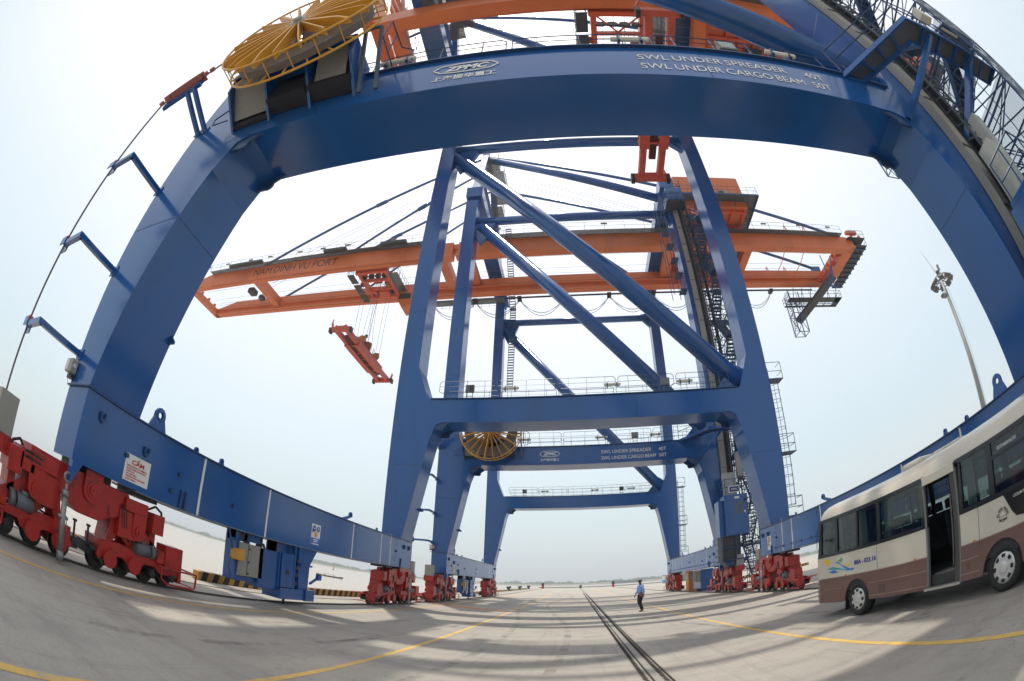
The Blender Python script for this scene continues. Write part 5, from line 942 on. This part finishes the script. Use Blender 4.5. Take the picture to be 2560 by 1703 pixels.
# window band on both sides: black pillars and glass
FR = mat('black_window_frame', (0.012, 0.012, 0.013), 0.18)
def wall(yf, yb, door):
    b = M()
    def q(s0, s1, z0, z1): b.add([(s0, yf(z0), z0), (s1, yf(z0), z0), (s1, yf(z1), z1), (s0, yf(z1), z1), (s0, yb(z0), z0), (s1, yb(z0), z0), (s1, yb(z1), z1), (s0, yb(z1), z1)], [(0, 1, 2, 3), (4, 7, 6, 5), (0, 4, 5, 1), (3, 2, 6, 7), (0, 3, 7, 4), (1, 5, 6, 2)])
    for s0, s1 in ((-1.62, -1.50), (-.88, -.78), (-.02, .04), (.74, .86), (2.22, 2.33), (3.17, 3.30), (3.96, 4.09), (4.92, 5.05)): q(s0, s1, 1.5, 2.42)
    if not door: q(2.3, 3.2, 1.5, 1.56)
    for s0, s1 in ((-1.55, 2.33), (3.2, 4.95)): q(s0, s1, 1.5, 1.575); q(s0, s1, 2.345, 2.42)
    q(4.09, 4.9, 2.10, 2.15)
    if not door: q(2.3, 3.2, 2.345, 2.42)
    o = b.build('window_frame', FR, bus); wins = [(-1.5, -.88), (-.78, -.02), (.04, .74), (.86, 2.22), (3.30, 3.96), (4.09, 4.92)]
    if not door: wins.append((2.33, 3.17))
    for s0, s1 in wins:
        g_ = M(); e_ = .03 if yb(1.6) > yf(1.6) else -.03; g_.quad((s0, yf(1.57) + e_, 1.57), (s1, yf(1.57) + e_, 1.57), (s1, yf(2.35) + e_, 2.35), (s0, yf(2.35) + e_, 2.35)); g_._build('window_pane', GLASS, bus)
    return o
wall(lambda z: yin(z) - .006, lambda z: yin(z) + .05, True); wall(lambda z: BW - yin(z) + .006, lambda z: BW - yin(z) - .05, False)
# front quarter panel in black that dips below the window line
b = M(); b.prism([(4.28, 1.5), (4.45, 1.22), (4.55, 1.12), (4.75, 1.09), (5.0, 1.09), (5.0, 1.5)], 1, -.012, -.003); fq = b._build('black_quarter_panel', FR, bus)
text('COUNTY', .06, (4.5, -.013, 1.40), (1, 0, 0), (0, 0, 1), WHITE, bus, 'badge_lettering', shear=.3, width=.3)
# rear and front glass
z0, z1 = 1.5, 2.42; o0 = outline(z0, side); o1 = outline(z1, side); n = len(o0)
for rng in (list(range(ns - 1, ns + 8)), list(range(n - 9, n))):
    b = M()
    for i in rng: j = (i + 1) % n; b.add([(*o0[i], z0), (*o0[j], z0), (*o1[j], z1), (*o1[i], z1)], [(0, 1, 2, 3)])
    b._build('end_window', mat('dark_wrap_glass', (0.02, 0.024, 0.026), 0.06, spec=0.8), bus, None, True)
b = M(); b.bar((-1.60, -.02, 2.2), (-1.66, -.02, 1.75), .012); b.bar((-1.60, -.02, 2.2), (-1.45, -.01, 2.3), .01); b.build('wiper', BLACK, bus)
SEAL = mat('panel_seam', (0.05, 0.048, 0.045), 0.8)
for q in ((-1.55, .40, .95), (.72, .99, 1.5), (3.66, .9, 1.5)): b = M(); b.box(q[0] - .003, q[0] + .003, -.0035, -.001, q[1], q[2]); b.build('panel_seam', SEAL, bus)
b = M(); b.box(.75, .97, -.006, -.001, .50, .66); b.build('service_flap', mat('flap_brown', (0.12, 0.07, 0.06), 0.4), bus)
for x_ in (-.5, 1.9, 3.5): b = M(); b.box(x_, x_ + .06, -.014, 0, .985, 1.01); b.build('side_marker', mat('amber_marker', (0.6, 0.2, 0.02), 0.3), bus)
for x_ in (-.72, .1, 1.55, 3.9): b = M(); b.box(x_, x_ + .02, .03, .05, 1.62, 1.70); b.build('window_latch', BLACK, bus)
b = M(); b.box(-1.5, 5.0, .08, BW - .08, .40, .60); b.box(2.33, 3.17, .1, .5, .40, .42); fl = b._build('floor', mat('bus_floor', (0.03, 0.03, 0.032), 0.6), bus)
b = M(); b.box(-1.4, 2.28, .05, .08, .62, 1.5); b.box(3.22, 4.9, .05, .08, .62, 1.5); b.box(-1.4, 4.9, BW - .1, BW - .07, .62, 1.5); b.build('interior_lining', mat('lining_dark', (0.04, 0.04, 0.042), 0.8), bus)
for i, (s, ys) in enumerate([(x, y) for x in (-1.0, -.25, .5, 1.25, 2.0, 3.45, 4.25) for y in (.12, 1.1, 1.55) if not (x > 3 and y < .5)]):
    if s == 2.0 and ys < .5: continue
    b = M(); b.box(s, s + .42, ys, ys + .42, .95, 1.08); b.prism([(s - .02, 1.05), (s + .1, 1.05), (s - .02, 1.68), (s - .12, 1.68)], 1, ys, ys + .42); b.prism([(s - .02, 1.7), (s - .13, 1.7), (s - .14, 1.88), (s - .05, 1.9)], 1, ys + .09, ys + .33); b._build('seat', SEATM, bus)
for s, y_ in ((-.85, .1), (.12, .1), (.95, .1), (2.1, .1), (3.4, .1), (.3, 1.9), (1.5, 1.9), (-.9, 1.9)):
    b = M(); pts = []
    for i in range(9): b.tube((s + i * .022, y_ + (.015 if i % 2 else 0), 1.58), (s + i * .022, y_ + (.015 if i % 2 else 0), 2.34), .014, 5)
    b._build('curtain', CURT, bus)
# door: opening with header, track, sill and slid-back glazed leaf edge
b = M(); b.box(2.33, 3.2, -.05, -.01, 2.25, 2.40); b.build('door_header', CREAM, bus, bevel=.01)
b = M(); b.box(2.24, 3.2, -.06, .02, .36, .40); b.build('door_sill', mat('sill_aluminium', (0.45, 0.45, 0.43), 0.35, metal=0.6), bus)
b = M(); b.box(2.28, 2.33, -.012, .05, .40, 2.3); b.box(3.16, 3.2, -.006, .05, .40, 2.3); b.build('door_post', mat('door_post_grey', (0.16, 0.155, 0.15), 0.5), bus)
b = M(); b.box(3.02, 3.15, .02, .07, .42, 2.28); lf = b.build('door_leaf', mat('door_leaf_dark', (0.06, 0.06, 0.06), 0.4), bus); b = M(); b.tube((3.0, .0, .7), (3.0, .0, 1.9), .014, 6); b.build('grab_rail', STEEL, lf)
b = M(); b.box(2.4, 3.1, .1, .45, .60, .62); b.box(2.36, 3.1, .1, .14, .42, .6); b.build('step', mat('step_grey', (0.12, 0.12, 0.12), 0.6), bus)
b = M(); b.tube((2.95, .6, .62), (2.95, .6, .95), .07, 10); b.build('water_bottle', mat('bottle_blue', (0.1, 0.2, 0.5), 0.3), bus)
b = M(); b.box(-.56, -.545, .05, .36, .16, .5); b.build('mud_flap', BLACK, bus)
for s in (-.06, 4.2):
    for yy, sg in ((.06, 1), (BW - .30, -1)):
        c = Vector((s, yy + .12, .40)); r_ = M(); prof = [(.40, .10), (.385, .02), (.33, -.02), (.27, -.02), (.25, .02)]
        n = 40; vs = []
        for rr_, dd in [(.25, .22), (.39, .22)] + prof:
            for i in range(n): a = 2 * PI * i / n; vs.append((s + rr_ * math.cos(a), (yy + dd) if sg > 0 else (yy + .24 - dd), .40 + rr_ * math.sin(a)))
        r_.add(vs, [(k * n + i, k * n + (i + 1) % n, (k + 1) * n + (i + 1) % n, (k + 1) * n + i) for k in range(6) for i in range(n)]); wh = r_._build('wheel', TYRE, bus, None, True)
        yc_ = yy + .0 if sg > 0 else yy + .24; q = M(); fs = []; vs = [(s, yc_ - sg * .035, .40)]
        for rr_, dd in ((.07, -.035), (.09, -.01), (.16, -.03), (.24, -.015), (.262, .01)):
            for i in range(n): a = 2 * PI * i / n; vs.append((s + rr_ * math.cos(a), yc_ + sg * dd, .40 + rr_ * math.sin(a)))
        q.add(vs, [(0, 1 + i, 1 + (i + 1) % n) for i in range(n)] + [(1 + k * n + i, 1 + k * n + (i + 1) % n, 1 + (k + 1) * n + (i + 1) % n, 1 + (k + 1) * n + i) for k in range(4) for i in range(n)]); q._build('wheel_cover', HUBC, wh, None, True)
        q = M()
        for i in range(8): a = 2 * PI * i / 8; d = Vector((math.cos(a), 0, math.sin(a))); p = Vector((s, yc_ - sg * .03, .40)); q.bar(p + d * .17, p + d * .222, .055, .03, upv=(0, 1, 0), w2=.075)
        q.build('cover_hole', BLACK, wh)
b = M(); [b.box(s - .5, s + .5, .06, .10, .84, .96) for s in (-.06, 4.2)]; b.box(-.6, .5, .3, BW - .3, .3, .9); b.box(3.7, 4.7, .35, BW - .35, .3, .95); b.box(.6, 3.6, .5, BW - .5, .32, .42); b.build('underbody', BLACK, bus)
b = M(); b.box(1.1, 1.75, .65, 1.35, 2.76, 2.90); b.build('roof_vent', CREAM, bus, bevel=.06)
b = M(); b.box(2.2, 3.0, .6, 1.4, 2.76, 2.82); b.build('roof_hatch', CREAM, bus, bevel=.03)
b = M(); b.box(3.33, 3.42, -.006, -.001, .56, .68); b.build('fuel_flap', mat('flap_brown', (0.12, 0.07, 0.06), 0.4), bus)
b = M(); b.box(-1.875, -1.84, .3, .5, .7, .95); b.build('tail_lamp', REDT, bus)
text('80A - 023.16', .135, (-.12, -.002, 1.19), (1, 0, 0), (0, 0, 1), BLUET, bus, 'number_lettering', width=.80, bold=.003)
text('DOTHANH AUTO', .075, (4.24, .05, 2.19), (1, 0, 0), (0, 0, 1), WHITE, bus, 'window_lettering', width=.46, shear=.1)
for k, chx in enumerate('BO CONG THUONG'):
    a = R(172 - k * 12.6); d = Vector((math.cos(a), 0, math.sin(a)))
    if chx != ' ': text(chx, .045, Vector((4.235, -.003, 1.20)) + d * .105, (math.sin(a), 0, -math.cos(a)), d, BLKT, bus, 'emblem_lettering', 'CENTER', bold=.001)
b = M(); b.ring((4.235, -.004, 1.20), (0, -1, 0), .085, .003, 16, 4, 0, 2 * PI); b.box(4.14, 4.33, -.006, -.002, 1.195, 1.2); b.build('emblem_arc', BLKT, bus)
text('VIET NAM', .045, (4.235, -.003, 1.13), (1, 0, 0), (0, 0, 1), BLKT, bus, 'emblem_lettering', 'CENTER', width=.19, bold=.001)
def swoosh(pts, m):
    b = M(); b.prism(pts, 1, -.004, -.001); b._build('side_decal', m, bus)
swoosh([(-1.42, 1.46), (-1.22, 1.45), (-1.12, 1.38), (-1.1, 1.30), (-1.28, 1.30), (-1.36, 1.36)], mat('decal_yellow', (0.75, 0.5, 0.03), 0.4)); swoosh([(-.52, 1.25), (-.38, 1.26), (-.3, 1.21), (-.42, 1.19)], MATS['decal_yellow'])
swoosh([(-.8, 1.36), (-.62, 1.42), (-.55, 1.36), (-.66, 1.31)], mat('decal_green', (0.1, 0.4, 0.15), 0.4)); swoosh([(-.9, 1.34), (-.7, 1.27), (-.4, 1.10), (-.18, 1.08), (-.1, 1.12), (-.3, 1.13), (-.62, 1.25), (-.82, 1.35)], mat('decal_blue', (0.03, 0.16, 0.55), 0.4)); swoosh([(-1.3, 1.2), (-1.0, 1.24), (-.7, 1.18), (-.3, 1.08), (-.7, 1.14), (-1.0, 1.17)], mat('decal_teal', (0.05, 0.35, 0.4), 0.4)); swoosh([(-1.2, 1.13), (-.95, 1.16), (-.75, 1.09), (-1.0, 1.08)], MATS['decal_blue'])
# ---------------------------------------------------------------- people
SKIN = mat('skin_brown', (0.22, 0.11, 0.07), 0.6); SHIRT = mat('light_blue_shirt', (0.26, 0.40, 0.78), 0.8, var=0.08); TROU = mat('black_trousers', (0.012, 0.012, 0.014), 0.8); SHOE = mat('black_shoes', (0.008, 0.008, 0.008), 0.4); CAP = mat('dark_cap', (0.015, 0.017, 0.03), 0.7)
def skin(name, chains, m, parent, sub=2):
    """chains: list of [(x,y,z,rx[,ry]), ...]; the first point of a chain may repeat an earlier one and is welded to it"""
    vs, ed, rad, key = [], [], [], {}
    for ch in chains:
        prev = None
        for p in ch:
            k = tuple(round(q, 3) for q in p[:3])
            if k not in key: key[k] = len(vs); vs.append(p[:3]); rad.append((p[3], p[4] if len(p) > 4 else p[3]))
            i = key[k]
            if prev is not None and prev != i: ed.append((prev, i))
            prev = i
    me = bpy.data.meshes.new(name); me.from_pydata(vs, ed, []); o = bpy.data.objects.new(name, me); COL.objects.link(o)
    md = o.modifiers.new('s', 'SKIN'); md.use_smooth_shade = True
    for i, r_ in enumerate(rad): me.skin_vertices[0].data[i].radius = r_
    me.skin_vertices[0].data[0].use_root = True
    o.modifiers.new('u', 'SUBSURF').levels = sub; o.modifiers['u'].render_levels = sub
    dg = bpy.context.evaluated_depsgraph_get(); dg.update(); m2 = bpy.data.meshes.new_from_object(o.evaluated_get(dg)); bpy.data.objects.remove(o); m2.name = name; m2.materials.clear(); m2.materials.append(m)
    for p in m2.polygons: p.use_smooth = True
    r_ = bpy.data.objects.new(name, m2); COL.objects.link(r_); r_.parent = parent; return r_
def person(loc, rz, label, shirt, cap=True, group='people on the quay'):
    # faces local +x, mid-stride; z up; height about 1.68
    t = thing('person', loc, label, 'person', group, rz)
    hip = (0, 0, .90); L_ = [(0, 0, .90, .13, .15), (.02, .09, .84, .10), (.10, .10, .48, .065), (-.02, .10, .10, .045), (.0, .10, .05, .045), (.12, .10, .035, .035)]
    R_ = [(0, 0, .90, .13, .15), (-.0, -.09, .84, .10), (.03, -.10, .47, .065), (-.20, -.10, .14, .045), (-.2, -.10, .07, .045), (-.08, -.11, .04, .035)]
    sp = [(0, 0, .90, .13, .15), (0, 0, 1.08, .12, .15), (.01, 0, 1.28, .12, .17), (.0, 0, 1.39, .08, .12), (.01, 0, 1.46, .05), (.03, 0, 1.52, .07), (.035, 0, 1.59, .085), (.03, 0, 1.64, .075)]
    arms = []
    for s, fwd in ((1, -.10), (-1, .12)):
        arms.append([(.01, 0, 1.28, .12, .17), (.0, s * .15, 1.36, .06), (fwd * .2, s * .22, 1.12, .045), (fwd * .9 + .05, s * .235, .90, .03), (fwd * 1.1 + .06, s * .235, .84, .018, .03)])
        hx, hy, hz = fwd * 1.1 + .06, s * .235, .84
        for q in range(4): arms.append([(hx, hy, hz, .018, .03), (hx + .018 - .002 * q, hy - .02 + .014 * q, hz - .07 - (.006 if q in (1, 2) else 0), .008), (hx + .005, hy - .02 + .014 * q, hz - .105, .007)])
        arms.append([(hx, hy, hz, .018, .03), (hx + .04, hy - s * .01, hz - .03, .009), (hx + .045, hy - s * .01, hz - .06, .008)])
    body = skin('body', [sp, L_, R_] + arms, SKIN, t, 2)
    b = M(); b.prism([(.115, 1.565), (.14, 1.535), (.11, 1.53)], 1, -.012, .012); [b.disc((.03, s * .085, 1.56), (0, 1, 0), .025, .015, 8) for s in (-1, 1)]; b.build('nose_and_ears', SKIN, body)
    b = M(); [b.disc((.108, s * .03, 1.585), (1, 0, 0), .011, .01, 8) for s in (-1, 1)]; b.box(.104, .112, -.025, .025, 1.505, 1.512); b.build('face_features', BLKT, body)
    up = lambda ch, g: [(p[0], p[1], p[2], p[3] + g, (p[4] if len(p) > 4 else p[3]) + g) for p in ch]
    trou = skin('trousers', [up([sp[0], (0, 0, .98, .12, .145)], .02), up(L_[:4], .03), up(R_[:4], .03)], TROU, t)
    sh = skin('shirt', [up([(0, 0, .90, .12, .14), (0, 0, 1.08, .12, .15), (.01, 0, 1.28, .12, .17), (.0, 0, 1.39, .085, .12), (.01, 0, 1.425, .05)], .024)] + [up([(.01, 0, 1.28, .12, .17), (.0, s * .15, 1.36, .06), (f * .2, s * .22, 1.12, .045), (f * .9 + .05, s * .235, .92, .036)], .024) for s, f in ((1, -.10), (-1, .12))], shirt, t)
    b = M(); b.box(-.02, .15, .065, .135, 0, .035); b.box(-.02, .15, .065, .135, 0, .08) if 0 else None; b._build('shoe', SHOE, t, bevel=.01)
    b = M(); b.bar((-.24, -.10, .06), (-.06, -.11, .02), .075, .05); b._build('shoe', SHOE, t, bevel=.01)
    if cap:
        b = M(); n = 14; vs = []
        for rr_, zz in ((.1, 1.60), (.102, 1.63), (.085, 1.675), (.04, 1.69)): vs += [(.03 + rr_ * math.cos(2 * PI * i / n), rr_ * .92 * math.sin(2 * PI * i / n), zz) for i in range(n)]
        b.add(vs, [(k * n + i, k * n + (i + 1) % n, (k + 1) * n + (i + 1) % n, (k + 1) * n + i) for k in range(3) for i in range(n)] + [tuple(range(3 * n, 4 * n))]); b.prism([(.10, -.07), (.2, -.05), (.215, 0), (.2, .05), (.10, .07)], 2, 1.605, 1.618); b._build('cap', CAP, t, None, True)
    else:
        b = M(); b.disc((.015, 0, 1.64), (0, 0, 1), .095, .09, 14); b._build('hair', BLKT, t, bevel=.02)
    return t
person((3.2, 23.9, 0), R(205), 'guard in a light blue shirt, black trousers and dark cap walking across the quay', SHIRT)
person((21.6, 30.6, 0), R(160), 'small figure in a grey shirt standing behind the minibus tail', mat('grey_shirt', (0.22, 0.24, 0.26), 0.8), False)
person((20.0, 31.6, 0), R(40), 'half-hidden figure in a dark pink shirt beside the right-hand red bogies', mat('pink_shirt', (0.35, 0.12, 0.12), 0.8), False)
# ---------------------------------------------------------------- air
hz_ = bpy.data.materials.new('haze'); hz_.use_nodes = True; t_ = hz_.node_tree; t_.nodes.clear(); pv = N(t_, 'ShaderNodeVolumePrincipled'); pv.inputs['Color'].default_value = (0.90, 0.95, 1.0, 1); pv.inputs['Density'].default_value = 0.0006; pv.inputs['Anisotropy'].default_value = 0.3
oo = N(t_, 'ShaderNodeOutputMaterial'); t_.links.new(pv.outputs[0], oo.inputs['Volume'])
b = M(); b.box(-4200, 4200, -4200, 4200, -9, 86); o = b._build('haze', hz_); tag(o, kind='stuff')
